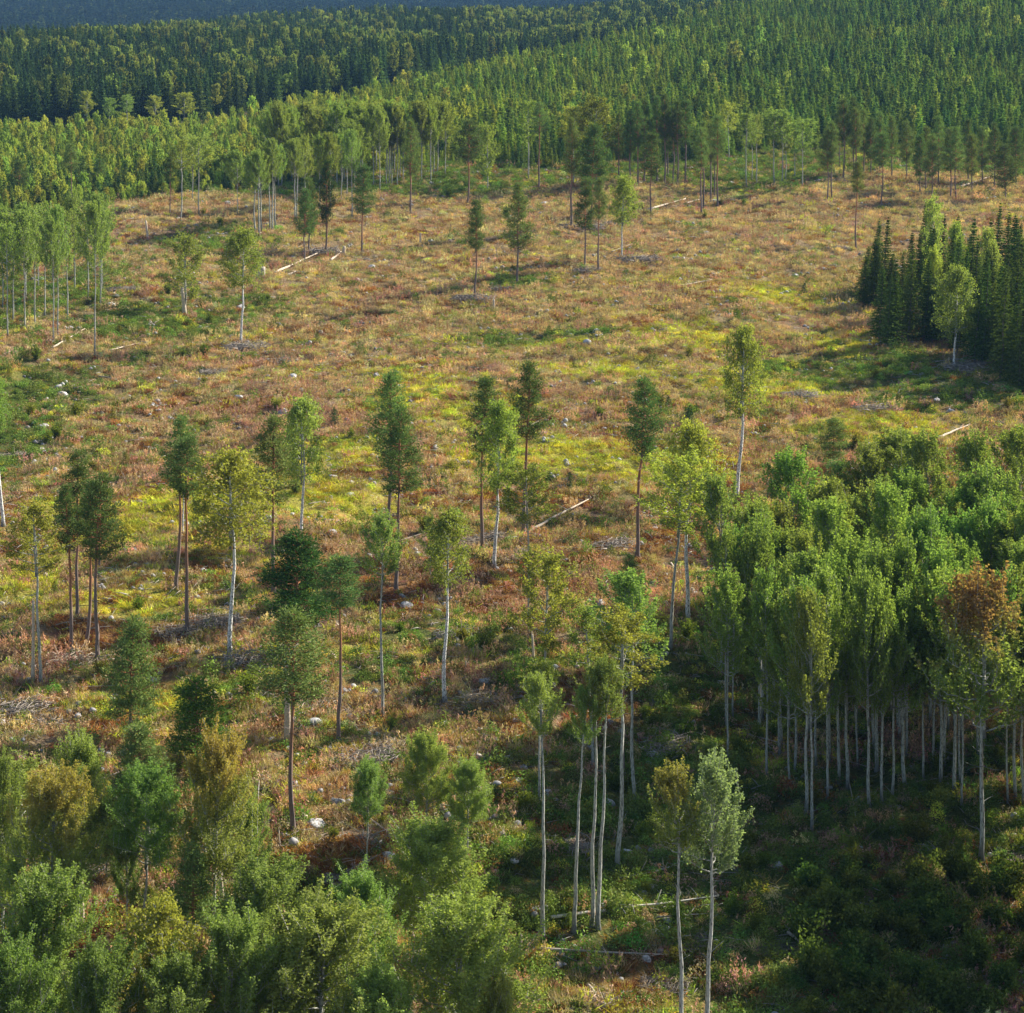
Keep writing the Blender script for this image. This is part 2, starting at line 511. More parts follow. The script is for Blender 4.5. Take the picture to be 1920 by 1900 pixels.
def trunk_mesh(name, seed, mat, flare=0.9):
    g = np.random.default_rng(seed); G = Geo()
    t = np.array([0, .008, .03, .08, .15, .25, .36, .48, .6, .72, .84, .93, 1.0])
    rad = (1 - 0.75 * t ** 0.9) ** 1.0 * (1 + flare * np.exp(-t / 0.012))
    rad[-1] = 0.12
    wob = g.normal(0, 0.7, (len(t), 2)).cumsum(0); wob -= wob[-1] * t[:, None]; wob[0] = 0
    wob *= (np.sin(np.pi * t) ** 0.8)[:, None] * 0.7
    P = np.stack([wob[:, 0], wob[:, 1], t], -1)
    # sides in x,y units of the radius, z in units of height
    k = 10; th = np.linspace(0, 2 * np.pi, k, endpoint=False)
    V = np.stack([P[:, None, 0] + rad[:, None] * np.cos(th), P[:, None, 1] + rad[:, None] * np.sin(th), np.repeat(P[:, 2:3], k, 1)], -1).reshape(-1, 3)
    V[:k, 2] -= 0.03
    n = len(t); i = np.arange(n - 1)[:, None]; j = np.arange(k)[None, :]
    Qd = np.stack([i * k + j, i * k + (j + 1) % k, (i + 1) * k + (j + 1) % k, (i + 1) * k + j], -1).reshape(-1, 4)
    top = np.arange((n - 1) * k, n * k)[None, :]
    bot = np.arange(0, k)[None, ::-1]
    return mk_mesh(name, V, [Qd, top, bot], mat, smooth=True)


def broadleaf(seed, prof, nl, ntw, nleaf, leaf, up, twup, lean, mat_bark, tl=(0.6, 1.2), sc=0.17, droop=0.0, hollow=0.3, lobes=0.0):
    """crown (leaves) and limbs of a broad-leaved tree, radius R0, length L0, z=0 at the crown base"""
    g = np.random.default_rng(seed); G = Geo()
    C, A = [], []
    for l in range(nl):
        f = (l + g.random()) / nl
        t0 = -0.04 + 0.90 * f ** 0.95
        az = l * 2.4 + g.normal(0, 0.4)
        t1 = min(1.0, t0 + (0.05 + up * (0.25 + 0.2 * g.random()) * (0.18 + 0.82 * min(1, f * 1.8))) * (1 - 0.45 * f))
        rr = R0 * prof(t1) * (0.78 + 0.32 * g.random()) * (1 + lobes * math.sin(az * 2 + seed))
        P0 = np.array([0, 0, max(t0, -0.04) * L0])
        rr *= 0.55 + 0.45 * min(1, (f + 0.12) * 3) if g.random() < 0.7 else 1.0
        P2 = np.array([math.cos(az) * rr + lean * t1 * L0, math.sin(az) * rr, t1 * L0])
        P1 = np.array([math.cos(az) * rr * 0.55, math.sin(az) * rr * 0.55, P0[2] + (P2[2] - P0[2]) * (0.3 if up > 0.5 else 0.55)])
        s = np.linspace(0, 1, 7)[:, None]
        path = (1 - s) ** 2 * P0 + 2 * s * (1 - s) * P1 + s ** 2 * P2
        path[1:-1] += g.normal(0, 0.05, (5, 3))
        G.tube(path, np.linspace(0.042, 0.009, 7) * (1.2 - 0.6 * f), 5, False)
        for k in range(ntw):
            ss = hollow + (1 - hollow) * (k + g.random()) / ntw
            q = (1 - ss) ** 2 * P0 + 2 * ss * (1 - ss) * P1 + ss ** 2 * P2
            d = unit(P2 - P1) * 0.5 + unit(g.normal(size=3)) * 0.75 + np.array([lean * 1.5, 0, twup])
            d = unit(d); ln = tl[0] + (tl[1] - tl[0]) * g.random()
            e = q + d * ln
            if droop: e = e + np.array([0, 0, -droop * ln])
            mid = (q + e) / 2 + np.array([0, 0, 0.12 * ln if droop else 0])
            G.tube([q, mid, e], [0.016, 0.011, 0.005], 3, False)
            m = int(nleaf * (0.7 + 0.6 * g.random()))
            u = g.random(m)[:, None] ** 0.8
            pts = (1 - u) ** 2 * q + 2 * u * (1 - u) * mid + u ** 2 * e
            pts = pts + g.normal(0, 1, (m, 3)) * sc * (1.25 - 0.75 * u) * np.array([1, 1, 1.1 if not droop else 1.6])
            C.append(pts)
            A.append(unit(g.normal(size=(m, 3))) + (np.array([0, 0, -1.3]) if droop else np.array([0, 0, 0.3])))
    for b in range(10):     # dead twigs on the bare stem
        az = g.random() * 6.28; z = -0.3 - 3.6 * g.random(); rr = 0.3 + 0.8 * g.random()
        G.tube([(0, 0, z), (math.cos(az) * rr * .5, math.sin(az) * rr * .5, z + 0.02), (math.cos(az) * rr, math.sin(az) * rr, z - 0.15 + 0.4 * g.random())], [0.022, 0.014, 0.005], 3, False)
    G.tube([(0, 0, -0.4), (lean * L0 * .25, 0, L0 * 0.5), (lean * L0 * 0.9, 0, L0 * 0.93)], [0.075, 0.05, 0.01], 5, False)
    C = np.vstack(C); A = np.vstack(A)
    sz = leaf[0] * (0.7 + 0.6 * g.random(len(C)))
    cm = leaf_mesh('crown', C, A, sz, sz * leaf[1], M_LEAF, L0, g)
    return G.mesh('limbs', mat_bark), cm


def ell(c, w, p=0.5):
    return lambda t: max(0.02, 1 - abs((t - c) / w) ** 2) ** p


def pine(seed, dense=1.0, nb=50, low=0.0):
    g = np.random.default_rng(seed); G = Geo(); C, A = [], []
    for b in range(nb):
        f = (b + g.random()) / nb
        t0 = 0.96 * f
        az = b * 2.4 + g.normal(0, 0.5)
        pr = (min(1, 0.45 + t0 * 2.6) if not low else 1.0) * max(0.05, (1 - t0)) ** 0.62
        rr = R0 * 1.22 * pr * (0.55 + 0.6 * g.random())
        rise = (0.12 + 0.6 * t0) * rr + g.normal(0, 0.2)
        P0 = np.array([0, 0, t0 * L0]); P2 = np.array([math.cos(az) * rr, math.sin(az) * rr, t0 * L0 + rise])
        P1 = (P0 + P2) / 2 + np.array([0, 0, -0.12 * rr])
        G.tube([P0, P1, P2], [0.055 * (1.2 - 0.7 * f), 0.035, 0.012], 4, False)
        nc = int(1.6 + 4.4 * pr * dense + g.random())
        for c in range(nc):
            ss = 0.40 + 0.62 * (c + g.random()) / nc
            q = (1 - ss) ** 2 * P0 + 2 * ss * (1 - ss) * P1 + ss ** 2 * P2
            side = unit(np.array([-math.sin(az), math.cos(az), 0])) * g.normal(0, 0.34) * (1.2 - 0.5 * ss) * rr * 0.6
            q2 = q + side + np.array([0, 0, 0.06 + 0.1 * g.random()])
            G.tube([q, q2], [0.014, 0.006], 3, False)
            m = int(40 * (0.5 + 0.9 * g.random()))
            p = g.normal(0, 1, (m, 3)) * np.array([0.25, 0.25, 0.17]) + q2
            C.append(p); A.append((p - q2) * np.array([1, 1, 1]) + np.array([0, 0, 0.14]) + g.normal(0, 0.09, (m, 3)))
    G.tube([(0, 0, -0.4), (0, 0, L0 * 0.97)], [0.09, 0.012], 5, False)
    # dead stubs under the crown
    for b in range(9):
        az = g.random() * 6.28; z = -0.1 - 2.6 * g.random(); rr = 0.4 + 0.8 * g.random()
        G.tube([(0, 0, z), (math.cos(az) * rr, math.sin(az) * rr, z - 0.12 + 0.2 * g.random())], [0.03, 0.008], 3, False)
    C = np.vstack(C); A = np.vstack(A)
    sz = 0.22 * (0.7 + 0.6 * g.random(len(C)))
    return G.mesh('limbs', M_PINE), leaf_mesh('crown', C, A, sz, sz * 0.34, M_NEEDLE, L0, g)


def spruce(seed, whorls=34, per=9, m=17, size=0.32, R=2.0, L=14.0, ragged=0.55):
    g = np.random.default_rng(seed); C, A, S = [], [], []
    for wv in range(whorls):
        f = (wv + 0.5 * g.random()) / whorls
        rw = R * (1 - f) ** 0.85 * (1 - ragged / 2 + ragged * g.random()) * min(1, 0.75 + f * 3) + 0.10
        for b in range(per):
            az = 6.283 * b / per + g.normal(0, 0.3) + wv
            rr = rw * (0.72 + 0.4 * g.random())
            mm = max(3, int(m * rr / R + 2))
            s = (np.arange(mm) + g.random(mm)) / mm
            x = s * rr
            z = f * L + x * (0.35 * f) - 0.32 * x * (1 - f) * (1 - 0.5 * s) + g.normal(0, 0.05, mm)
            lat = g.normal(0, 1, mm) * 0.20 * (1.15 - 0.6 * s) * max(0.4, rr / R * 1.2)
            p = np.stack([math.cos(az) * x - math.sin(az) * lat, math.sin(az) * x + math.cos(az) * lat, z - 0.05 - 0.10 * g.random(mm)], -1)
            C.append(p)
            o = np.array([math.cos(az), math.sin(az), -0.35])
            A.append(o + g.normal(0, 0.5, (mm, 3)))
    C = np.vstack(C); A = np.vstack(A)
    C = np.vstack([C, [[0, 0, L * 1.0], [0, 0, L * 1.015]]]); A = np.vstack([A, [[0, 0, 1.], [0, 0, 1.]]])
    sz = size * (0.7 + 0.6 * g.random(len(C)))
    return leaf_mesh('crown', C, A, sz, sz * 0.55, M_NEEDLE, L, g)


P_ASPEN = [broadleaf(100 + s, ell(0.40, 0.62), 26, 7, 62, (0.145, 0.8), 0.9, 1.9, -0.045, M_ASPEN, tl=(0.9, 2.3), sc=0.125, lobes=0.15) for s in range(5)]
P_BIRCH = [broadleaf(200 + s, ell(0.36, 0.66, 0.6), 30, 8, 40, (0.17, 0.62), 0.9, 0.15, 0.0, M_ASPEN, tl=(0.5, 1.3), sc=0.17, droop=0.55, lobes=0.15) for s in range(4)]
P_THIN = [broadleaf(300 + s, ell(0.50, 0.56, 0.6), 22, 7, 40, (0.16, 0.75), 0.8, 0.3, -0.02, M_ASPEN, tl=(0.5, 1.0), sc=0.15, lobes=0.2) for s in range(3)]
P_PINE = [pine(400 + s) for s in range(5)] + [pine(420 + s, 1.5, 54, 1) for s in range(2)]
P_SPRUCE = [spruce(500 + s) for s in range(4)]
P_SPRUCE_M = [spruce(520 + s, 22, 7, 8, 0.55, 2.0, 10.0) for s in range(4)]
P_SPRUCE_F = [spruce(540 + s, 12, 6, 4, 1.15, 2.2, 14.0, 0.35) for s in range(3)]
P_BROAD_M = [broadleaf(560 + s, ell(0.42, 0.62), 18, 5, 14, (0.42, 0.8), 0.8, 0.6, 0.0, M_BIRCH, tl=(0.4, 0.9), sc=0.2, hollow=0.35) for s in range(3)]
P_BROAD_F = [broadleaf(580 + s, ell(0.45, 0.60), 12, 4, 9, (0.75, 0.8), 0.8, 0.5, 0.0, M_BIRCH, tl=(0.3, 0.7), sc=0.25, hollow=0.35) for s in range(2)]
P_BUSHY = [broadleaf(150 + s, ell(0.36, 0.68), 40, 8, 125, (0.092, 0.8), 0.9, 1.7, -0.03, M_ASPEN, tl=(0.7, 1.8), sc=0.13, hollow=0.2, lobes=0.12) for s in range(4)]
T_PINE = [trunk_mesh('trunk', 600 + s, M_PINE) for s in range(4)]
T_BIRCH = [trunk_mesh('trunk', 610 + s, M_BIRCH, 0.7) for s in range(4)]
T_ASPEN = [trunk_mesh('trunk', 620 + s, M_ASPEN, 0.7) for s in range(4)]
T_SPRUCE = [trunk_mesh('trunk', 630 + s, M_SPRUCE) for s in range(2)]

ASP, ASPY, ASPD = (0.220, 0.295, 0.075), (0.280, 0.335, 0.085), (0.170, 0.245, 0.060)
BIR, BIRY = (0.235, 0.280, 0.060), (0.320, 0.340, 0.065)
PIN, PINL = (0.105, 0.160, 0.048), (0.160, 0.220, 0.065)
SPR, SPRY = (0.070, 0.110, 0.024), (0.14, 0.19, 0.045)

_id = [0]


def tag(o, label=None, cat=None, group=None, kind=None):
    if label: o['label'] = label
    if cat: o['category'] = cat
    if group: o['group'] = group
    if kind: o['kind'] = kind
    return o


def tree_world(kind, x, y, z, H, R, cb, color, label, group=None, lean=0.0, autumn=0.0, variant=None, rr=None, light=False, rot=None):
    """one tree: an Empty at its base that parents trunk, limbs and crown. cb: crown base as a share of H"""
    _id[0] += 1
    g = np.random.default_rng(5000 + _id[0])
    name = {'aspen': 'aspen_tree', 'bushy': 'aspen_tree', 'birch': 'birch_tree', 'thin': 'birch_tree', 'pine': 'pine_tree', 'lowpine': 'pine_tree', 'spruce': 'spruce_tree', 'sprucem': 'spruce_tree'}[kind]
    e = bpy.data.objects.new(name, None); COL.objects.link(e)
    e.location = (x, y, z)
    e.rotation_euler = (0, lean, 0)
    tag(e, label, {'aspen_tree': 'aspen', 'birch_tree': 'birch', 'pine_tree': 'pine', 'spruce_tree': 'spruce'}[name], group)
    T = {'aspen': T_ASPEN, 'bushy': T_ASPEN, 'birch': T_BIRCH, 'thin': T_ASPEN, 'pine': T_PINE, 'lowpine': T_PINE, 'spruce': T_SPRUCE, 'sprucem': T_SPRUCE}[kind]
    P = {'aspen': P_ASPEN, 'bushy': P_BUSHY, 'birch': P_BIRCH, 'thin': P_THIN, 'pine': P_PINE[:5], 'lowpine': P_PINE[5:], 'spruce': P_SPRUCE, 'sprucem': P_SPRUCE_M}[kind]
    r = rr or H * {'aspen': 0.0088, 'bushy': 0.009, 'birch': 0.0118, 'thin': 0.010, 'pine': 0.0115, 'lowpine': 0.012, 'spruce': 0.010, 'sprucem': 0.012}[kind]
    tr = bpy.data.objects.new('trunk', T[g.integers(len(T))]); COL.objects.link(tr); tr.parent = e
    tr.scale = (r, r, H * 0.93); tr.rotation_euler = (0, 0, g.random() * 6.28)
    p = P[g.integers(len(P)) if variant is None else variant % len(P)]
    rz = (g.random() - 0.5) * 1.2 if kind == 'aspen' else g.random() * 6.28
    if rot is not None: rz = rot
    if kind in ('spruce', 'sprucem'):
        L = 14.0 if kind == 'spruce' else 10.0
        parts = [('crown', p, cb * H, (R / 2.0, R / 2.0, H * (1 - cb) / (L * 1.015)))]
    else:
        s = (R / R0 * g.uniform(.86, 1.14), R / R0 * g.uniform(.86, 1.14), H * (1 - cb) / (L0 * 1.03))
        parts = [('crown', p[1], cb * H, s)] + ([] if light else [('limbs', p[0], cb * H, s)])
    for nm, me, zz, s in parts:
        o = bpy.data.objects.new(nm, me); COL.objects.link(o); o.parent = e
        o.location = (0, 0, zz); o.scale = s; o.rotation_euler = (0, 0, rz)
        if nm == 'crown': o.color = (color[0], color[1], color[2], 1 - autumn)
    return e


def tree(kind, bx, by, ty, wd, cby, color, label, group=None, tx=None, **kw):
    """a tree whose foot stands on the ground at photo place (bx, by), top at row ty, crown wd wide from row cby up"""
    x, y, z = at(bx, by)
    H = height_for(x, y, z, ty)
    hb = height_for(x, y, z, cby)
    dep = px_of(x, y, z)[2] * 0.97
    R = wd / 2 * dep / F_PX
    lean = 0.0
    if tx is not None: lean = math.atan((tx - px_of(x, y, z + H)[0]) * dep / F_PX / H)
    return tree_world(kind, x, y, z, H, R, max(0.02, hb / H), color, label, group, lean=lean, **kw)


# ---- the trees of the clearing, foot and top read from the photograph
TREES = [
 ('birch', 6, 986, 690, 56, 800, ASPD, 'white birch trunk cut by the left edge of the photo', -16, {}),
 ('thin', 76, 1283, 945, 120, 1075, BIRY, 'slender forked birch with sparse yellowish crown at far left of the clearing', 62, {}),
 ('pine', 133, 1222, 905, 60, 1030, PIN, 'thin reddish pine, leftmost stem of the cluster of four', 122, {}),
 ('pine', 144, 1160, 845, 75, 985, PIN, 'short rearmost pine of the cluster of four, its dark top highest', 145, {}),
 ('pine', 162, 1210, 895, 70, 1020, PIN, 'leaning orange-stemmed pine in the middle of the cluster of four', 176, {}),
 ('pine', 183, 1237, 882, 95, 1050, PIN, 'thick pine at the right front of the cluster of four', 190, {}),
 ('pine', 330, 1106, 775, 75, 920, PINL, 'reddish pine close behind the tall dark-stemmed pine', 342, {}),
 ('birch', 343, 1000, 862, 46, 905, BIR, 'short white birch stem peeping between two pines', 343, {}),
 ('pine', 352, 1192, 818, 90, 930, PIN, 'tall dark-stemmed pine left of the large yellow weeping birch', 352, {}),
 ('birch', 431, 1229, 845, 140, 1020, BIRY, 'large white birch with broad yellow-green weeping crown', 432, {}),
 ('pine', 512, 1112, 775, 98, 940, PINL, 'straight pine with full oval crown right of the large weeping birch', 512, {}),
 ('birch', 565, 1002, 745, 92, 900, ASPY, 'pale slender birch standing behind the low dark pine', 566, {}),
 ('lowpine', 557, 1215, 995, 140, 1165, (0.050, 0.095, 0.024), 'low broad dark green pine branched almost to the ground', 557, {}),
 ('pine', 635, 1391, 1040, 96, 1135, PIN, 'tall thin pine with small flat crown and very long bare stem', 638, {}),
 ('pine', 550, 1561, 1135, 150, 1320, PINL, 'big foreground pine with bushy crown and dead branches below it', 548, {}),
 ('pine', 728, 986, 690, 86, 860, PINL, 'rear pine of the overlapping pair left of centre', 734, {}),
 ('pine', 743, 1109, 768, 88, 925, PIN, 'front dark pine of the overlapping pair left of centre', 752, {}),
 ('aspen', 717, 1346, 975, 84, 1080, ASP, 'slim pale-stemmed aspen with small round crown, centre left', 718, {}),
 ('birch', 834, 1316, 958, 104, 1095, BIR, 'grey-stemmed birch with drooping yellow-green crown above the boulders', 842, {}),
 ('thin', 808, 1086, 968, 44, 1040, ASPY, 'small thin birch hidden behind the drooping birch', 806, {}),
 ('pine', 905, 1034, 703, 76, 845, PIN, 'dark pine partly hidden behind the yellow birch at the centre', 912, {}),
 ('birch', 927, 1063, 755, 84, 915, BIR, 'yellow-green birch with pale stem in front of the dark pine at the centre', 938, {}),
 ('pine', 981, 1002, 674, 76, 825, PIN, 'dark oval-crowned pine with red upper stem at the centre', 994, {}),
 ('thin', 992, 1090, 868, 90, 985, BIR, 'crooked birch with sparse olive crown beside the long fallen log', 985, {}),
 ('thin', 991, 1195, 1030, 44, 1120, BIR, 'thin grey birch with narrow crown in the middle of the slope', 990, {}),
 ('thin', 1020, 1287, 1035, 110, 1215, BIRY, 'sparse yellowing birch behind the tall bare aspens', 1030, {}),
 ('pine', 1195, 1044, 706, 92, 855, PIN, 'solitary straight pine with dense crown and orange stem right of centre', 1210, {}),
 ('thin', 1257, 1221, 848, 130, 1000, BIRY, 'yellow forked birch with crooked dark stem right of centre', 1282, {}),
 ('birch', 1290, 1166, 792, 110, 960, BIRY, 'yellow birch behind the forked one right of centre', 1296, {}),
 ('birch', 1381, 938, 612, 86, 775, BIR, 'tall white-stemmed birch with narrow weeping crown on the upper right slope', 1396, {}),
 ('pine', 1183, 1190, 1038, 50, 1130, PINL, 'small pine whose top shows above the pale aspen crown', 1181, {}),
 ('aspen', 1190, 1512, 1090, 120, 1230, ASP, 'blue-grey stemmed aspen with wide crown at the edge of the shade', 1186, {}),
 ('thin', 1157, 1632, 1145, 130, 1290, BIRY, 'tall birch with patchy dark bark and wide yellow-olive crown', 1168, {}),
 ('thin', 1112, 1445, 1135, 96, 1265, BIR, 'olive-leaved birch behind the cluster of bare-stemmed aspens', 1098, {}),
 ('pine', 1170, 1470, 1215, 60, 1290, PIN, 'brown-stemmed pine mostly hidden among the aspens', 1172, {}),
 ('thin', 1011, 1500, 1240, 76, 1340, BIR, 'lichen-grey birch directly behind the bare aspen', 1016, {}),
 ('aspen', 1017, 1762, 1278, 80, 1385, ASPY, 'tall bare-stemmed aspen standing alone left of the aspen trio', 1014, {}),
 ('aspen', 1076, 1747, 1300, 66, 1400, ASP, 'curved aspen, leftmost of the close trio of bare stems', 1100, {}),
 ('aspen', 1110, 1737, 1262, 60, 1350, ASPY, 'middle aspen of the close trio of bare stems', 1120, {}),
 ('aspen', 1121, 1742, 1250, 76, 1350, ASP, 'right aspen of the close trio, its crown the highest', 1140, {}),
 ('aspen', 1283, 1985, 1455, 112, 1600, ASP, 'foreground aspen with olive and orange crown, left of the shining pair', 1272, dict(autumn=0.35, rr=0.16)),
 ('aspen', 1324, 1975, 1443, 116, 1640, (0.24, 0.31, 0.15), 'foreground aspen with pale silvery green crown, right of the shining pair', 1342, dict(rr=0.17)),
 ('aspen', 690, 1660, 1440, 76, 1535, ASP, 'small young aspen with round crown at the lower centre left', 690, {}),
 ('aspen', 802, 1600, 1385, 86, 1520, ASPY, 'bright young aspen, middle one of three small aspens', 798, {}),
 ('aspen', 875, 1620, 1438, 78, 1545, ASPY, 'light young aspen, right one of three small aspens', 880, {}),
 ('aspen', 812, 1800, 1555, 190, 1745, ASPY, 'broad bushy aspen reaching furthest up from the lower edge', 812, {}),
 ('aspen', 682, 1900, 1655, 150, 1850, ASP, 'bushy aspen between two broader ones near the lower edge', 680, {}),
 ('aspen', 495, 1900, 1640, 190, 1860, ASP, 'tall bushy aspen left of centre at the lower edge', 492, {}),
 ('aspen', 600, 2010, 1715, 220, 1975, ASPY, 'broad aspen crown filling the lower edge below the bushy one', 600, {}),
 ('aspen', 860, 2020, 1720, 220, 1985, ASPY, 'broad bright aspen at the lower edge beside the shaded hollow', 856, {}),
 ('aspen', 715, 2060, 1830, 180, 2030, ASPY, 'low aspen crown cut by the lower edge left of the broad bright one', 715, {}),
 ('aspen', 430, 2030, 1740, 180, 2000, ASP, 'aspen crown cut by the lower edge left of the tall bushy one', 430, {}),
 ('birch', 300, 2010, 1690, 150, 1900, BIRY, 'yellowish wispy birch crown at the lower left edge', 298, {}),
 ('aspen', 85, 1960, 1665, 200, 1930, ASP, 'big rounded aspen in the lower left corner', 82, {}),
 ('aspen', 190, 2080, 1800, 190, 2040, ASPD, 'dark aspen crown cut by the lower edge right of the corner aspen', 190, {}),
 ('aspen', 20, 2060, 1790, 160, 2040, ASPD, 'dark aspen crown in the lowest left corner', 20, {}),
 ('lowpine', 243, 1385, 1152, 105, 1345, PINL, 'bushy medium pine at left, apart from the orange-topped birches', 250, {}),
 ('lowpine', 372, 1450, 1270, 130, 1425, (0.10, 0.17, 0.03), 'bright green rounded pine just above the orange-topped tree', 368, {}),
 ('lowpine', 262, 1510, 1360, 100, 1480, PINL, 'grey-green young pine between two rounded green trees', 262, {}),
 ('aspen', 150, 1640, 1400, 116, 1590, ASPY, 'light green rounded aspen at left above the orange-topped one', 152, {}),
 ('thin', 40, 1590, 1425, 110, 1560, ASPY, 'pale bushy birch at the left edge', 42, {}),
 ('aspen', 95, 1790, 1470, 140, 1700, ASPY, 'round aspen with orange top at far left', 98, dict(autumn=0.55)),
 ('aspen', 5, 1760, 1440, 90, 1700, ASP, 'blue-green aspen cut by the left edge', 4, {}),
 ('aspen', 267, 1760, 1452, 124, 1620, ASPD, 'dark-leaved tree with bare brown stem in the lower left', 282, {}),
 ('aspen', 400, 1760, 1395, 160, 1650, ASPY, 'large round tree with orange top at lower left of centre', 408, dict(autumn=0.6)),
 ('lowpine', 364, 1790, 1578, 90, 1740, PINL, 'young green pine in front of the large orange-topped tree', 362, {}),
 ('aspen', 238, 1760, 1568, 60, 1700, ASPD, 'thin dark young aspen beside the bare brown stem', 238, {}),
 ('thin', 25, 1790, 1610, 110, 1780, ASPY, 'olive bush-like birch at the left edge below the orange-topped aspen', 25, {}),
 ('aspen', 560, 1985, 1790, 150, 1960, ASPD, 'darker low aspen between the two broad crowns at the lower edge', 560, {}),
 ('aspen', 320, 2060, 1810, 150, 2030, ASP, 'low aspen crown at the lower edge right of the yellowish wispy birch', 330, {}),
 ('aspen', 930, 2060, 1850, 110, 2040, ASPY, 'small bright crown at the lower edge, last before the shaded hollow', 930, {}),
 ('lowpine', 200, 1640, 1500, 90, 1620, PINL, 'small grey-green pine squeezed between rounded green trees at left', 200, {}),
 ('aspen', 462, 1700, 1500, 90, 1660, ASP, 'green aspen crown against the right side of the large orange-topped tree', 462, {}),
 # upper slope
 ('birch', 452, 642, 428, 82, 535, BIR, 'solitary white birch on the upper left slope beside a tall stump', 458, {}),
 ('thin', 347, 588, 440, 70, 560, BIR, 'small ragged birch left of the solitary white birch', 348, {}),
 ('pine', 890, 562, 372, 42, 470, PIN, 'small pine with narrow crown on a heap of grey branches', 893, {}),
 ('pine', 970, 532, 338, 50, 470, PINL, 'pine with ragged crown right of the small narrow-crowned pine', 973, {}),
 ('pine', 1097, 503, 335, 52, 430, PIN, 'front pine of the group beside the upper white-stemmed birch', 1098, {}),
 ('pine', 1122, 510, 332, 38, 410, PINL, 'thin pine close left of the upper round birch', 1125, {}),
 ('birch', 1166, 488, 330, 66, 420, BIR, 'white birch with round dark crown in the upper pine group', 1170, {}),
 ('lowpine', 1106, 430, 232, 64, 345, PIN, 'dense tall double-crowned pine towering over the upper group', 1115, {}),
 ('pine', 1071, 427, 218, 36, 330, PINL, 'slim pine behind the dense tall one in the upper group', 1072, {}),
 ('pine', 571, 494, 352, 44, 440, PIN, 'leftmost pine of the three in front of the far aspens', 574, {}),
 ('pine', 579, 472, 330, 40, 440, PINL, 'slim pine just behind the leftmost of three pines', 580, {}),
 ('pine', 611, 480, 298, 40, 420, (0.045, 0.085, 0.028), 'tall narrow dark pine in front of the far aspens', 613, {}),
 ('pine', 678, 478, 305, 46, 400, PIN, 'right pine of the three in front of the far aspens', 682, {}),
 ('pine', 770, 399, 222, 48, 330, PINL, 'tall pine standing before the right end of the far aspen wood', 770, {}),
 ('pine', 877, 382, 225, 56, 300, PIN, 'flat-topped pine right of the far aspen wood', 880, {}),
 ('thin', 914, 358, 235, 50, 330, BIR, 'thin bare-looking birch right of the flat-topped pine', 914, {}),
 ('thin', 991, 336, 190, 40, 270, BIR, 'white birch stem against the dark hillside spruces, upper centre', 990, {}),
 ('pine', 1010, 352, 192, 44, 250, PINL, 'red-stemmed pine beside the white birch, upper centre', 1012, {}),
 ('thin', 1075, 345, 200, 62, 270, BIRY, 'yellowish birch behind the dense tall pine', 1078, {}),
 ('thin', 1118, 345, 180, 70, 290, (0.15, 0.17, 0.03), 'tall yellow-green birch just right above the dense tall pine', 1118, {}),
 ('pine', 1220, 402, 245, 52, 330, PIN, 'pine standing forward of the dark pine row, upper right of centre', 1222, {}),
 ('thin', 1367, 302, 190, 42, 250, BIRY, 'yellowish birch at the forest edge right of the pine trio', 1364, {}),
 ('pine', 1605, 468, 300, 34, 360, PINL, 'very thin pine left of the dense spruce stand', 1608, {}),
 ('pine', 1652, 390, 248, 42, 310, PIN, 'dark pine above the dense spruce stand', 1654, {}),
 ('thin', 339, 414, 262, 50, 320, BIR, 'white-stemmed birch of the far left trio', 340, {}),
 ('pine', 319, 404, 285, 36, 340, PIN, 'dark pine at the left of the far left trio', 320, {}),
 ('thin', 373, 402, 252, 58, 315, ASPY, 'pale birch at the right of the far left trio', 372, {}),
 ('thin', 361, 378, 262, 40, 320, ASPY, 'thin birch between the others of the far left trio', 360, {}),
 ('pine', 133, 391, 268, 40, 320, PINL, 'orange-stemmed pine at the far left edge of the clearing', 133, {}),
 ('pine', 36, 392, 300, 40, 350, PIN, 'small pine at the far left edge of the photo', 36, {}),
 ('pine', 186, 368, 296, 36, 350, PIN, 'small dark pine at the foot of the far left woods', 186, {}),
 ('aspen', 445, 402, 290, 44, 350, ASP, 'single slim aspen left of the far aspen clump', 446, {}),
 ('aspen', 660, 410, 253, 44, 325, ASP, 'aspen with long pale stem in front of the far aspen wood', 660, {}),
 ('pine', 1885, 378, 268, 56, 350, PIN, 'rightmost broad pine on the far edge of the clearing', 1882, {}),
 ('thin', 163, 243, 172, 28, 212, BIRY, 'leftmost pale tree standing alone in the far valley', 163, {}),
 ('thin', 205, 250, 184, 28, 218, ASP, 'dark round tree, second from the left in the far valley', 205, {}),
 ('thin', 238, 262, 178, 34, 212, ASP, 'bright round tree with visible stem in the far valley', 238, {}),
 ('thin', 291, 245, 180, 32, 220, BIRY, 'brownish crowned tree in the far valley', 291, {}),
 ('thin', 345, 235, 174, 44, 215, BIRY, 'widest yellow-green tree in the far valley', 345, {}),
]
for (kind, bx, by, ty, wd, cby, colr, lab, tx, kw) in TREES:
    if kind == 'aspen' and bx < 1000 and by > 1580 and wd > 70: kind = 'bushy'
    wd = wd * (1.08 if (by > 1700 and bx < 1000) else 1.06)
    tree(kind, bx, by, ty, wd, cby, colr, lab, tx=tx, light=False, **kw)

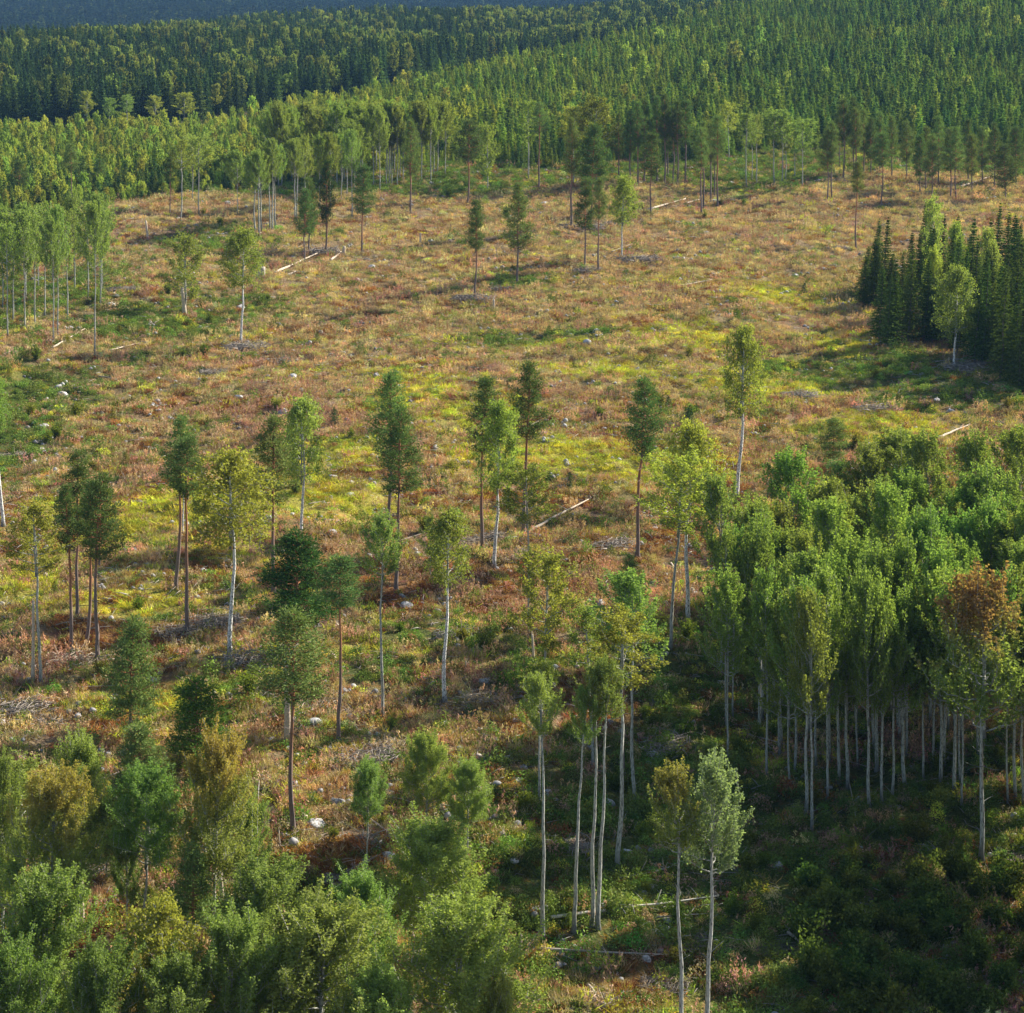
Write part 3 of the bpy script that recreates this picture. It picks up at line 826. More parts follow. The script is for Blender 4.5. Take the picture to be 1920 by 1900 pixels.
# aspens at the left edge of the upper slope
for (bx, by, ty) in [(15, 632, 420), (24, 603, 400), (46, 622, 410), (50, 570, 395), (66, 613, 400), (84, 592, 385), (100, 642, 420), (109, 636, 400), (126, 602, 395), (140, 545, 380),
                     (178, 668, 395), (188, 572, 375), (165, 560, 380), (5, 580, 400), (-40, 620, 410), (72, 540, 385), (192, 545, 378)]:
    tree('thin' if bx % 3 == 0 else 'aspen', bx, by, ty, 52 + (bx * 7 % 20), ty + 90 + bx % 30, ASP if bx % 2 else (0.22, 0.28, 0.075),
         'slim pale-stemmed aspen in the loose stand at the left edge of the slope', 'aspens at the left edge of the slope', tx=bx + (bx % 5) - 2, rr=0.13)

# far clump and wood of aspens
for (bx, by, ty) in [(478, 432, 300), (486, 442, 290), (491, 436, 285), (506, 430, 280), (511, 436, 268), (517, 432, 275), (552, 420, 270), (556, 415, 268)]:
    tree('aspen', bx, by, ty, 46, ty + 62, ASP, 'pale multi-stemmed aspen in the small clump before the far aspen wood', 'small far aspen clump', tx=bx, rr=0.2)
g = np.random.default_rng(31)
far_aspens = [(700, 350, 205), (712, 357, 210), (735, 350, 200), (745, 352, 205), (757, 346, 203), (790, 345, 200), (808, 342, 208), (835, 330, 200), (820, 325, 198), (640, 375, 260), (650, 372, 255),
              (600, 392, 262), (620, 388, 258), (572, 398, 265), (665, 365, 240), (680, 358, 225)]
for k in range(34):
    bx = 500 + 340 * g.random(); far_aspens.append((bx, 318 + 26 * g.random() + (840 - bx) * 0.03, 196 + 14 * g.random() + (700 - bx) * 0.03 * (bx < 700)))
for (bx, by, ty) in far_aspens:
    tree('aspen', bx, by, ty, 46 + 14 * g.random(), ty + (by - ty) * 0.52, (0.20 + 0.04 * g.random(), 0.265, 0.055),
         'dense green aspen in the far wood at the edge of the clearing', 'aspens of the far wood', tx=bx, rr=0.16)

# pines and aspens along the far edge
for (bx, by, ty, wd) in [(1182, 345, 205, 34), (1196, 348, 190, 36), (1208, 343, 185, 36), (1232, 342, 178, 34), (1246, 346, 176, 34), (1262, 344, 200, 30), (1270, 349, 186, 36), (1285, 345, 184, 38),
                         (1160, 342, 210, 34), (1252, 335, 200, 34)]:
    tree('pine', bx, by, ty, wd, ty + 85, PIN, 'dark pine in the close row on the far edge, upper centre right', 'close row of pines on the far edge', tx=bx)
for (bx, by, ty, wd) in [(1315, 402, 240, 36), (1319, 388, 225, 34), (1333, 380, 228, 34), (1345, 392, 215, 44), (1340, 372, 235, 30)]:
    tree('pine', bx, by, ty, wd, ty + 75, PINL, 'slim pine in the small knot of pines left of the far aspens', 'small knot of pines', tx=bx)
for (bx, by, ty, wd) in [(1400, 350, 212, 40), (1410, 340, 215, 30), (1419, 346, 213, 32), (1452, 346, 204, 58), (1466, 346, 210, 50), (1473, 340, 225, 40), (1504, 352, 222, 50), (1490, 335, 230, 36)]:
    tree('thin', bx, by, ty, wd, ty + 60, ASPY if bx % 2 else ASP, 'pale-stemmed aspen in the far green hollow, upper right', 'aspens in the far green hollow', tx=bx)
for (bx, by, ty, wd) in [(1552, 374, 240, 40), (1560, 372, 225, 36), (1581, 338, 185, 44), (1601, 328, 180, 40), (1604, 335, 200, 36), (1620, 325, 205, 34), (1633, 330, 218, 34), (1575, 322, 195, 34),
                         (1725, 362, 250, 40), (1736, 358, 235, 36), (1782, 372, 240, 40), (1792, 374, 235, 44), (1760, 345, 215, 36), (1700, 335, 225, 34), (1822, 360, 250, 40), (1842, 345, 235, 36), (1865, 350, 228, 36),
                         (1905, 350, 235, 40), (1672, 332, 215, 34), (1950, 360, 240, 40), (1815, 340, 220, 34), (1748, 380, 252, 36), (1650, 325, 210, 34)]:
    tree('pine', bx, by, ty, wd, ty + 80, PIN if bx % 2 else PINL, 'tall bare-stemmed pine in the open row on the far right edge', 'open row of pines on the far right edge', tx=bx)

# ---- the dense aspen grove at right
grove = [(1362, 1371), (1374, 1350), (1438, 1462), (1450, 1335), (1481, 1480), (1511, 1530), (1522, 1561), (1551, 1502), (1573, 1470), (1590, 1482), (1630, 1516), (1653, 1506), (1673, 1497), (1697, 1480),
         (1731, 1462), (1751, 1432), (1790, 1492), (1803, 1511), (1890, 1507), (1904, 1500), (1919, 1507), (1425, 1380), (1465, 1400), (1530, 1440), (1608, 1440), (1770, 1440), (1960, 1500), (1990, 1540), (1940, 1480)]
g = np.random.default_rng(77)
tries = 0
pts = list(grove)
while len(pts) < 128 and tries < 20000:
    tries += 1
    bx = 1350 + 900 * g.random(); by = 1085 + 390 * g.random()
    if by < 1085 + max(0, (1500 - bx)) * 1.1: continue
    if by < 1120 - (bx - 1500) * 0.05 and bx < 1620: continue
    d = min(math.hypot((bx - a) / 26, (by - b) / 17) for a, b in pts)
    if d > 1: pts.append((bx, by))
for k, (bx, by) in enumerate(pts):
    x, y, z = at(bx, by)
    H = 13.4 + 4.2 * g.random() - (1.5 if by < 1250 else 0)
    ty = px_of(x, y, z + H)[1]
    front = k < len(grove)
    tree('thin' if k < 4 else 'aspen', bx, by, ty, 74 if k < 4 else 94 + 26 * g.random(), ty + (by - ty) * (0.46 + 0.16 * g.random()), (0.18 + 0.07 * g.random(), 0.270 + 0.03 * g.random(), 0.065),
         'grey-stemmed aspen along the open front of the dense grove' if front else 'green aspen crown deep inside the dense grove',
         'aspens of the dense grove', tx=bx + 8 * (g.random() - 0.5), rr=0.085 + 0.085 * g.random())
for (bx, by) in [(2010, 1600), (2060, 1560), (2090, 1650), (2150, 1700), (2200, 1640), (2130, 1590), (2260, 1720), (2240, 1800), (2300, 1860), (2330, 1760), (2050, 1690), (2120, 1800), (2180, 1880), (2100, 1950), (2250, 2000), (2380, 2050), (2040, 1850), (2420, 1900), (2380, 1650), (2450, 1750), (2160, 2060), (2012, 1700), (2018, 1765), (2028, 1830)]:  # unseen aspens added to cast shade over the lower right ground
    x, y, z = at(bx, by)
    tree_world('aspen', x, y, z, 15.5 + 2 * g.random(), 2.1 + 0.5 * g.random(), 0.42, ASP, 'unseen aspen added right of the grove for its shade', 'unseen aspens added outside the right edge')
e = tree('aspen', 1840, 1612, 1112, 175, 1370, ASP, 'aspen with red-brown top standing in front of the dense grove', tx=1852, rr=0.19, autumn=0.75)
for c_ in e.children:
    if c_.name.startswith('crown'):
        c_.data = c_.data.copy(); c_.data.materials[0] = leaf_mat('reddening_leaves', 0.5, 0.0, orange=(0.34, 0.12, 0.07))
tree('pine', 1575, 1120, 860, 110, 1000, PINL, 'dark pine rising from the back edge of the dense grove', tx=1570)
tree('pine', 1563, 1010, 782, 70, 860, PINL, 'small pine top behind the dense grove with brown cones', tx=1563)
tree('lowpine', 1690, 990, 812, 80, 930, PINL, 'low grey-green pine behind the grove beside the pale log', tx=1690)
tree('birch', 1600, 1190, 900, 100, 1080, BIRY, 'olive birch crown at the back left of the dense grove', tx=1540)

# ---- the spruce stand on the right slope
st = []
g = np.random.default_rng(55); tries = 0
while len(st) < 125 and tries < 30000:
    tries += 1
    bx = 1615 + 480 * g.random(); by = 500 + 235 * g.random()
    front = 585 + (bx - 1615) * 0.62 if bx < 1700 else 640 + (bx - 1700) * 0.40
    if by > front: continue
    if by < 520 + max(0, 1700 - bx) * 0.35: continue
    if st and min(math.hypot((bx - a) / 15, (by - b) / 7) for a, b in st) < 1: continue
    st.append((bx, by))
st += [(1648, 640), (1664, 655), (1672, 652), (1702, 642), (1732, 648), (1828, 690), (1620, 575), (1875, 712), (1910, 730)]
for (bx, by) in st:
    x, y, z = at(bx, by); H = 10.5 + 6.5 * g.random() - (2.5 if bx < 1680 else 0)
    tree_world('spruce', x, y, z, H, 1.75 + 0.9 * g.random(), 0.05 + 0.08 * g.random(), SPR if g.random() < 0.6 else (0.095, 0.135, 0.030),
               'narrow dark spruce in the dense stand on the right slope', 'dense spruce stand on the right slope')
tree('birch', 1789, 692, 500, 84, 625, (0.19, 0.225, 0.055), 'white-stemmed birch at the front of the dense spruce stand', tx=1796)
tree('thin', 1752, 560, 368, 60, 520, ASPY, 'light green birch among the tallest spruces of the stand', tx=1748)
tree('birch', 1850, 590, 428, 52, 560, ASPY, 'pale birch inside the spruce stand to the right', tx=1852)
tree('birch', 1790, 580, 420, 50, 560, BIR, 'olive birch in the middle of the spruce stand', tx=1792)
tree('birch', 1755, 640, 465, 46, 600, BIRY, 'yellowish birch behind the white-stemmed one in the stand', tx=1750)

# ------------------------------------------------------------------ forests behind (instanced masses) and their nearest trees
def proto(me, color):
    me2 = me
    if me.materials[0] in (M_LEAF, M_NEEDLE):
        me2 = me.copy(); me2.materials[0] = M_LEAF_I if me.materials[0] == M_LEAF else M_NEEDLE_I
    o = bpy.data.objects.new('proto', me2); o.color = color
    return o


def instancer(name, protos, P, rot, scl, idx, tint=None, label=None):
    """ONE object whose geometry nodes set the protos on points"""
    c = bpy.data.collections.new(name + '_kinds')
    if tint is None:
        tint = np.array([tuple(o.color)[:3] for o in protos])[idx]
        tint = tint * (1 + 0.18 * np.random.default_rng(3).normal(size=(len(idx), 1))).clip(0.5, 1.6)
    for k, o in enumerate(protos):
        o.name = '%s_kind_%02d' % (name, k); c.objects.link(o)
    me = bpy.data.meshes.new(name)
    n = len(P)
    me.vertices.add(n); me.vertices.foreach_set('co', np.asarray(P, np.float32).ravel())
    for an, typ, key, dat in (('rot', 'FLOAT_VECTOR', 'vector', rot), ('scl', 'FLOAT_VECTOR', 'vector', scl)):
        a = me.attributes.new(an, typ, 'POINT'); a.data.foreach_set(key, np.asarray(dat, np.float32).ravel())
    a = me.attributes.new('idx', 'INT', 'POINT'); a.data.foreach_set('value', np.asarray(idx, np.int32))
    if tint is not None:
        a = me.attributes.new('tint', 'FLOAT_COLOR', 'POINT')
        a.data.foreach_set('color', np.hstack([tint, np.ones((n, 1))]).astype(np.float32).ravel())
    o = bpy.data.objects.new(name, me); COL.objects.link(o)
    ng = bpy.data.node_groups.new(name, 'GeometryNodeTree')
    ng.interface.new_socket('Geometry', in_out='INPUT', socket_type='NodeSocketGeometry')
    ng.interface.new_socket('Geometry', in_out='OUTPUT', socket_type='NodeSocketGeometry')
    gi = ng.nodes.new('NodeGroupInput'); gout = ng.nodes.new('NodeGroupOutput')
    ip = ng.nodes.new('GeometryNodeInstanceOnPoints')
    ci = ng.nodes.new('GeometryNodeCollectionInfo'); ci.inputs['Collection'].default_value = c
    ci.inputs['Separate Children'].default_value = True; ci.inputs['Reset Children'].default_value = True
    def na(nm, typ):
        q = ng.nodes.new('GeometryNodeInputNamedAttribute'); q.data_type = typ; q.inputs['Name'].default_value = nm
        return q.outputs['Attribute']
    L = ng.links.new
    L(gi.outputs[0], ip.inputs['Points']); L(ci.outputs[0], ip.inputs['Instance'])
    ip.inputs['Pick Instance'].default_value = True
    L(na('idx', 'INT'), ip.inputs['Instance Index'])
    L(na('rot', 'FLOAT_VECTOR'), ip.inputs['Rotation']); L(na('scl', 'FLOAT_VECTOR'), ip.inputs['Scale'])
    L(ip.outputs[0], gout.inputs[0])
    md = o.modifiers.new('scatter', 'NODES'); md.node_group = ng
    tag(o, label, kind='stuff')
    return o


def scatter(x0, x1, y0, y1, s, seed):
    g = np.random.default_rng(seed)
    xs_ = np.arange(x0, x1, s); ys_ = np.arange(y0, y1, s)
    X, Y = np.meshgrid(xs_, ys_)
    X = X + g.uniform(-.48, .48, X.shape) * s; Y = Y + g.uniform(-.48, .48, Y.shape) * s
    return X.ravel(), Y.ravel(), g


def far_edge(pxc):
    """distance at which the clearing ends and woods begin, by direction"""
    return np.interp(pxc, [-600, 0, 250, 450, 560, 850, 1000, 1300, 1450, 1560, 1920, 2600], [455, 455, 462, 480, 520, 545, 530, 545, 575, 575, 560, 560])


PXC = lambda x, y: 960 + 3750 * x / y
# young plantation and hillside
x, y, g = scatter(-330, 560, 450, 1120, 3.3, 61)
pc = PXC(x, y); keep = (pc > -250) & (pc < 2350) & (y > far_edge(pc) + 6 * (vnoise(x, y, 12, 3) - 0.3))
hill_end = np.interp(pc, [-300, 330, 450, 560, 700, 1000, 1200, 1400, 1920, 2400], [650, 660, 700, 740, 770, 880, 950, 1040, 1110, 1110])
keep &= (y < hill_end) & (g.random(len(x)) < 0.93)
# the open strip in front of the valley trees
x, y, pc = x[keep], y[keep], pc[keep]
z = ground_z(x, y)
left = np.clip((900 - pc) / 350, 0, 1)
u = g.random(len(x))
isb = u < (0.022 + 0.44 * left) * (0.5 + vnoise(x, y, 30, 9))
h = (6.4 + 4.6 * g.random(len(x)) ** 1.4 + 3.5 * (g.random(len(x)) < 0.04)) * (1 - 0.33 * left) * (0.85 + 0.35 * vnoise(x, y, 40, 8))
h *= np.clip(0.45 + (y - far_edge(pc)) / 40, 0.45, 1)
order = np.argsort(y)
n_ind = 190
indiv = [k for k in order if (not isb[k]) and -20 < pc[k] < 1940][:n_ind]
vis = set(indiv)
for k in indiv:
    tree_world('sprucem', float(x[k]), float(y[k]), float(z[k]), float(h[k]), 1.7 + 0.4 * random.random(), 0.03, SPRY if random.random() < 0.6 else (0.09, 0.15, 0.045),
               'small young spruce in the front row of the far plantation', 'young spruces in the front row of the plantation')
rest = np.array([k for k in range(len(x)) if k not in vis])
x, y, z, h, isb, left = x[rest], y[rest], z[rest], h[rest], isb[rest], left[rest]
n = len(x)
protos = [proto(P_SPRUCE_M[0], (.13, .19, .038, 1)), proto(P_SPRUCE_M[1], (.20, .245, .042, 1)), proto(P_SPRUCE_M[2], (.085, .145, .04, 1)), proto(P_SPRUCE_M[3], (.15, .21, .038, 1)),
          proto(P_BROAD_M[0][1], (.20, .26, .06, 1)), proto(P_BROAD_M[1][1], (.17, .24, .06, 1)), proto(P_BROAD_M[2][1], (.25, .27, .07, 1))]
patchy = vnoise(x, y, 45, 21)
pick = np.where(patchy > 0.55, g.choice([1, 3, 0], n), g.choice([0, 2, 3], n))
idx = np.where(isb, 4 + g.integers(0, 3, n), pick)
rx = np.where(isb, 0.75 + 0.3 * g.random(n), 1.02 + 0.35 * g.random(n)) * (h / 9)
hz = np.where(isb, h / L0 * 0.95, h / 10.0)
ytint = np.array([tuple(o.color)[:3] for o in protos])[idx] * (1 + 0.16 * g.normal(size=(n, 1))).clip(0.5, 1.5)
pcy = PXC(x, y)
warm = (np.clip((1450 - pcy) / 600, 0, 1) * np.clip((pcy - 300) / 400, 0.5, 1) * (0.5 + vnoise(x, y, 70, 71)) + 0.6 * np.clip(vnoise(x, y, 25, 72) - 0.55, 0, 1))[:, None]
ytint = 1.18 * ytint * (1 + warm * np.array([[0.55, 0.32, 0.0]]))
instancer('young_forest', protos, np.stack([x, y, z - 0.1], -1), np.stack([0 * x, 0 * x, g.random(n) * 6.28], -1), np.stack([rx, rx, hz], -1), idx, ytint,
          label='young spruce and birch forest covering the far hillside')

# tall old forest behind
x, y, g = scatter(-420, 420, 600, 1420, 4.4, 62)
pc = PXC(x, y)
start = np.interp(pc, [-300, 330, 450, 560, 700, 1000, 1200, 1400, 1500], [690, 700, 735, 770, 800, 1010, 1060, 1120, 1200])
keep = (pc > -250) & (pc < 1560) & (y > start) & (y < 1380) & (g.random(len(x)) < 0.9)
x, y = x[keep], y[keep]; n = len(x); z = ground_z(x, y)
isb = g.random(n) < 0.10 + 0.9 * np.clip(vnoise(x, y, 50, 31) - 0.5, 0, 1)
h = (13 + 5 * g.random(n)) * (0.8 + 0.35 * vnoise(x, y, 60, 32))
protos = [proto(P_SPRUCE_M[0], (.06, .10, .034, 1)), proto(P_SPRUCE_M[1], (.09, .135, .036, 1)), proto(P_SPRUCE_M[2], (.045, .08, .034, 1)), proto(P_PINE[0][1], (.065, .10, .034, 1)),
          proto(P_BROAD_M[0][1], (.19, .23, .055, 1)), proto(P_BROAD_M[1][1], (.23, .25, .06, 1))]
idx = np.where(isb, 4 + g.integers(0, 2, n), g.choice([0, 1, 2, 0, 2], n))
rx = np.where(isb, 1.25, 1.15 + 0.4 * g.random(n))
zz = np.where(isb, 0.35 * h, 0.0)
hz = np.where(isb, h * 0.62 / L0, h / 10.0)
instancer('old_forest', protos, np.stack([x, y, z + zz], -1), np.stack([0 * x, 0 * x, g.random(n) * 6.28], -1), np.stack([rx, rx, hz], -1), idx,
          label='tall dark old spruce forest beyond the valley')

# forest of the distant blue hills
x, y, g = scatter(-1600, 1600, 1500, 4300, 10.5, 63)
pc = PXC(x, y); keep = (pc > -300) & (pc < 2300) & (y > 2100) & (g.random(len(x)) < 0.9)
x, y = x[keep], y[keep]; n = len(x); z = ground_z(x, y)
protos = [proto(P_SPRUCE_F[0], (.030, .055, .024, 1)), proto(P_SPRUCE_F[1], (.040, .062, .022, 1)), proto(P_SPRUCE_F[2], (.028, .050, .024, 1)), proto(P_BROAD_F[0][1], (.08, .105, .03, 1))]
idx = np.where(g.random(n) < 0.15, 3, g.integers(0, 3, n))
s = 1.6 + 0.5 * g.random(n)
hz = np.where(idx == 3, 2.0, 1.15 + 0.4 * g.random(n))
instancer('distant_forest', protos, np.stack([x, y, z], -1), np.stack([0 * x, 0 * x, g.random(n) * 6.28], -1), np.stack([s * 1.3, s * 1.3, hz], -1), idx,
          label='hazy blue forest covering the distant hills')

# ------------------------------------------------------------------ ground cover of the clearing
def tuft(seed, n=46, hgt=0.34, spread=0.24, w=0.035, flop=0.5):
    g = np.random.default_rng(seed)
    base = np.stack([g.normal(0, spread, n), g.normal(0, spread, n), np.zeros(n) - 0.03], -1)
    d = np.stack([g.normal(0, flop, n), g.normal(0, flop, n), np.ones(n)], -1) * (hgt * (0.6 + 0.7 * g.random(n)))[:, None]
    mid = base + d * 0.5
    return leaf_mesh('tuft', mid, d, np.linalg.norm(d, axis=1), w, M_COVER, 1.0, g)


def dome(seed, n=110, R=0.4, hgt=0.32, size=0.10):
    g = np.random.default_rng(seed)
    v = unit(g.normal(size=(n, 3))); v[:, 2] = abs(v[:, 2])
    v *= (0.55 + 0.5 * g.random(n))[:, None]
    v = v * np.array([R, R, hgt])
    sz = size * (0.7 + 0.6 * g.random(n))
    return leaf_mesh('dome', v, unit(g.normal(size=(n, 3))) + np.array([0, 0, 0.4]), sz, sz * 0.6, M_COVER, 1.0, g)


def stalks(seed, n=9, hgt=0.65):
    g = np.random.default_rng(seed); C, A, S = [], [], []
    for k in range(n):
        b = np.array([g.normal(0, 0.3), g.normal(0, 0.3), 0]); d = np.array([g.normal(0, .12), g.normal(0, .12), 1.0]) * hgt * (0.7 + 0.5 * g.random())
        m = 14; u = 0.25 + 0.75 * g.random(m)
        C.append(b + d * u[:, None] + g.normal(0, 0.05, (m, 3))); A.append(d + g.normal(0, 0.5, (m, 3)))
    C = np.vstack(C); A = np.vstack(A)
    return leaf_mesh('stalks', C, A, 0.14, 0.05, M_COVER, 1.0, g)


def litter(seed):
    g = np.random.default_rng(seed); G = Geo()
    for k in range(5):
        c = np.array([g.normal(0, .4), g.normal(0, .4), 0.12 + 0.1 * g.random()]); a = g.normal(0.3, 1.0); ln = 0.35 + 0.9 * g.random()
        d = np.array([math.cos(a) * ln, math.sin(a) * ln, g.normal(0, .12)]); rr = 0.015 + 0.02 * g.random()
        G.tube([c - d / 2, c + np.array([0, 0, .03]), c + d / 2], [rr, rr * .8, rr * .4], 4)
    return G.mesh('twigs', M_COVER)


def pebble(seed):
    g = np.random.default_rng(seed); G = Geo()
    for k in range(3):
        c = np.array([g.normal(0, .5), g.normal(0, .5), 0.05]); q = 0.10 + 0.13 * g.random()
        G.tube([c + [0, 0, -q * .6], c + [0.02, 0, -q * .1], c + [0, 0, q * .4], c + [0.03, 0, q * .75]], [q * .7, q * 1.1, q * .9, q * .35], 7)
    return G.mesh('pebbles', M_COVER)


veg = [proto(tuft(700), (1, 1, 1, 1)), proto(tuft(701, 44, 0.42, 0.2, 0.03, 0.45), (1, 1, 1, 1)), proto(tuft(702, 60, 0.28, 0.32, 0.045, 0.7), (1, 1, 1, 1)),
       proto(dome(710), (1, 1, 1, 1)), proto(dome(711, 150, 0.55, 0.45, 0.12), (1, 1, 1, 1)), proto(stalks(720), (1, 1, 1, 1)),
        proto(dome(712, 260, 0.6, 1.1, 0.12), (1, 1, 1, 1)), proto(litter(730), (1, 1, 1, 1)), proto(litter(731), (1, 1, 1, 1)), proto(pebble(740), (1, 1, 1, 1))]
XX, YY = [], []
for (a, b, s, sd_) in ((80, 170, 0.50, 1), (170, 260, 0.58, 2), (260, 380, 0.78, 3), (380, 620, 1.1, 4)):
    x, y, g = scatter(-0.36 * b, 0.36 * b, a, b, s, 70 + sd_)
    k = np.abs(x) < 0.34 * y + 4
    XX.append(x[k]); YY.append(y[k])
x = np.concatenate(XX); y = np.concatenate(YY); n = len(x)
pc = PXC(x, y)
k = y < far_edge(pc) + 25
x, y = x[k], y[k]; n = len(x); z = ground_z(x, y)
g = np.random.default_rng(81)
W = np.stack(zones(x, y), -1) ** 2.6 + 0.03
W /= W.sum(-1, keepdims=True)
cum = W.cumsum(-1); u = g.random(n)[:, None]
cls = (u > cum).sum(-1).clip(0, 4)
# plants seldom stand alone: clumping leaves dark gaps between hummocks
hum = vnoise(x, y, 2.1, 41) * 0.6 + vnoise(x, y, 0.9, 42) * 0.4
keep = hum > 0.36
x, y, z, cls, hum = x[keep], y[keep], z[keep], cls[keep], hum[keep]; n = len(x)
tint = PAL[cls] * (0.70 + 0.5 * g.random((n, 1))) * (0.62 + 0.85 * vnoise(x, y, 1.6, 47))[:, None] * (1 + 0.10 * g.normal(size=(n, 3))).clip(0.6, 1.4)
gm_ = g.random(n)
tint = np.where((gm_ < 0.12)[:, None], PAL[g.integers(0, 5, n)], tint)
kinds = np.zeros(n, int)
r = g.random(n)
kinds = np.select([cls == 0, cls == 1, cls == 2, cls == 3, cls == 4],
                  [np.where(r < .5, 2, np.where(r < .8, 0, 3)), np.where(r < .5, 4, np.where(r < .8, 3, np.where(r < .93, 0, 6))), np.where(r < .6, 5, 1), np.where(r < .6, 3, 2), np.where(r < .3, 1, np.where(r < .7, 0, np.where(r < .88, 3, 5)))])
s = (0.4 + 1.5 * hum) * (0.8 + 0.5 * g.random(n)) * np.interp(y, [90, 250, 400, 600], [1.0, 1.1, 1.35, 1.7])
s = np.where(kinds == 6, s * 0.9, s)
lit = g.random(n) < 0.045 + 0.28 * np.clip(vnoise(x, y, 9, 51) - 0.62, 0, 1)
sto = (~lit) & (g.random(n) < 0.017 + 0.10 * np.clip(vnoise(x, y, 13, 52) - 0.60, 0, 1))
kinds = np.where(lit, 7 + g.integers(0, 2, n), np.where(sto, 9, kinds))
tint = np.where(lit[:, None], np.array([.42, .38, .33]) * (0.5 + g.random((n, 1))), np.where(sto[:, None], np.array([.55, .52, .49]) * (0.6 + 0.6 * g.random((n, 1))), tint))
s = np.where(lit | sto, s * 0.8 + 0.25, s)
print('cover', n)
instancer('ground_cover', veg, np.stack([x, y, z - 0.02], -1), np.stack([g.normal(0, .12, n), g.normal(0, .12, n), g.random(n) * 6.28], -1), np.stack([s, s, s * (0.75 + 0.5 * g.random(n))], -1), kinds, tint,
          label='grass, heather, moss and fireweed covering the cleared slope')

# ------------------------------------------------------------------ saplings and bushes, each its own
def bush_mesh(seed, cone=False):
    g = np.random.default_rng(seed); C, A = [], []
    for k in range(26):
        az = g.random() * 6.28; ln = 0.7 + 0.5 * g.random(); sp = 0.55 * g.random()
        d = np.array([math.cos(az) * sp, math.sin(az) * sp, 1.0]) * ln
        m = 46; u = 0.12 + 0.88 * g.random(m)
        C.append(d * u[:, None] + g.normal(0, 0.075, (m, 3))); A.append(d + g.normal(0, 0.7, (m, 3)))
    C = np.vstack(C); sz = 0.10 * (0.7 + 0.6 * g.random(len(C)))
    return leaf_mesh('shrub', C, np.vstack(A), sz, sz * 0.65, M_LEAF, 1.2, g)


B_ME = [bush_mesh(800 + s) for s in range(4)]
S_ME = [spruce(810 + s, 16, 7, 12, 0.34, 2.0, 7.0) for s in range(2)]
g = np.random.default_rng(91)


def bush(px, py, size, spr, label, group, col=None):
    x, y, z = at(px, py)
    nm = 'spruce_sapling' if spr else 'shrub'
    o = bpy.data.objects.new(nm, S_ME[g.integers(2)] if spr else B_ME[g.integers(4)]); COL.objects.link(o)
    o.location = (x, y, z - 0.05); o.rotation_euler = (0, 0, g.random() * 6.28)
    o.scale = (size * .28, size * .28, size / 7.0) if spr else (size * 1.0, size * 1.0, size * 0.85)
    o.color = (col or ((0.045, 0.075, 0.03) if spr else (0.10 + 0.05 * g.random(), 0.135, 0.03))) + (1,)
    tag(o, label, 'sapling' if spr else 'shrub', group)


for (px, py, sz, lab) in [(1290, 800, 2.6, 'dark little spruce on the open slope right of the solitary pine'), (1285, 815, 1.9, None), (1068, 915, 2.0, 'dark juniper-like sapling on the yellow moss at the centre'),
                          (1252, 765, 1.8, None), (1508, 552, 2.2, 'lone dark sapling on the yellow moss, upper right'), (628, 800, 2.6, 'dark young spruce left of the overlapping pine pair'), (1030, 905, 1.4, None),
                          (1002, 898, 1.8, None), (740, 545, 1.8, None), (1305, 775, 1.5, None)]:
    bush(px, py, sz, True, lab or 'tiny dark spruce sapling scattered on the open slope', None if lab else 'tiny spruce saplings')
for k in range(215):
    for _ in range(50):
        px, py = g.random() * 1920, 360 + 1540 * g.random() ** 1.15
        x, y, z = at(px, py)
        wy, wg, wp, wr, wt = zones(x, y)
        if g.random() < (0.08 + 0.75 * min(1, float(wg))) * (1 if not (px > 1650 and py < 720) else 0): break
    bush(px, py, (0.8 + 1.1 * g.random() ** 1.5) * (0.85 + y / 600), g.random() < 0.2, 'low leafy green bush growing among the heather', 'low bushes scattered over the clearing',
         col=(0.10 + 0.07 * g.random(), 0.14 + 0.03 * g.random(), 0.028))

# thicket in the shade at the lower right
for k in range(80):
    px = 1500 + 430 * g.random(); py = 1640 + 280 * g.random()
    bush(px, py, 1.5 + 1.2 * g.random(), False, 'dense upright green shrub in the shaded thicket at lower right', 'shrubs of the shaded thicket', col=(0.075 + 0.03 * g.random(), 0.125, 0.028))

# ------------------------------------------------------------------ boulders
def rock_mesh(seed):
    import bmesh
    g = np.random.default_rng(seed)
    bm = bmesh.new(); bmesh.ops.create_icosphere(bm, subdivisions=3, radius=1.0)
    pl = unit(g.normal(size=(11, 3))); dd = 0.62 + 0.3 * g.random(11)
    for v in bm.verts:
        c = np.array(v.co); 
        for q, d in zip(pl, dd):
            e = c @ q - d
            if e > 0: c = c - q * e * 0.9
        c = c * (1 + 0.05 * g.normal())
        v.co = (c[0] * 1.15, c[1] * 0.9, c[2] * 0.72)
    me = bpy.data.meshes.new('boulder'); bm.to_mesh(me); bm.free()
    me.materials.append(M_ROCK)
    me.polygons.foreach_set('use_smooth', np.ones(len(me.polygons), bool)); me.update()
    return me


ROCKS = [rock_mesh(900 + s) for s in range(7)]


def rock(px, py, r, label, group=None):
    x, y, z = at(px, py)
    o = bpy.data.objects.new('boulder', ROCKS[g.integers(7)]); COL.objects.link(o)
    o.location = (x, y, z + 0.0 * r); o.rotation_euler = (g.normal(0, .2), g.normal(0, .2), g.random() * 6.28)
    o.scale = (r, r * (0.8 + 0.4 * g.random()), r * (0.8 + 0.3 * g.random()))
    tag(o, label, 'boulder', group)


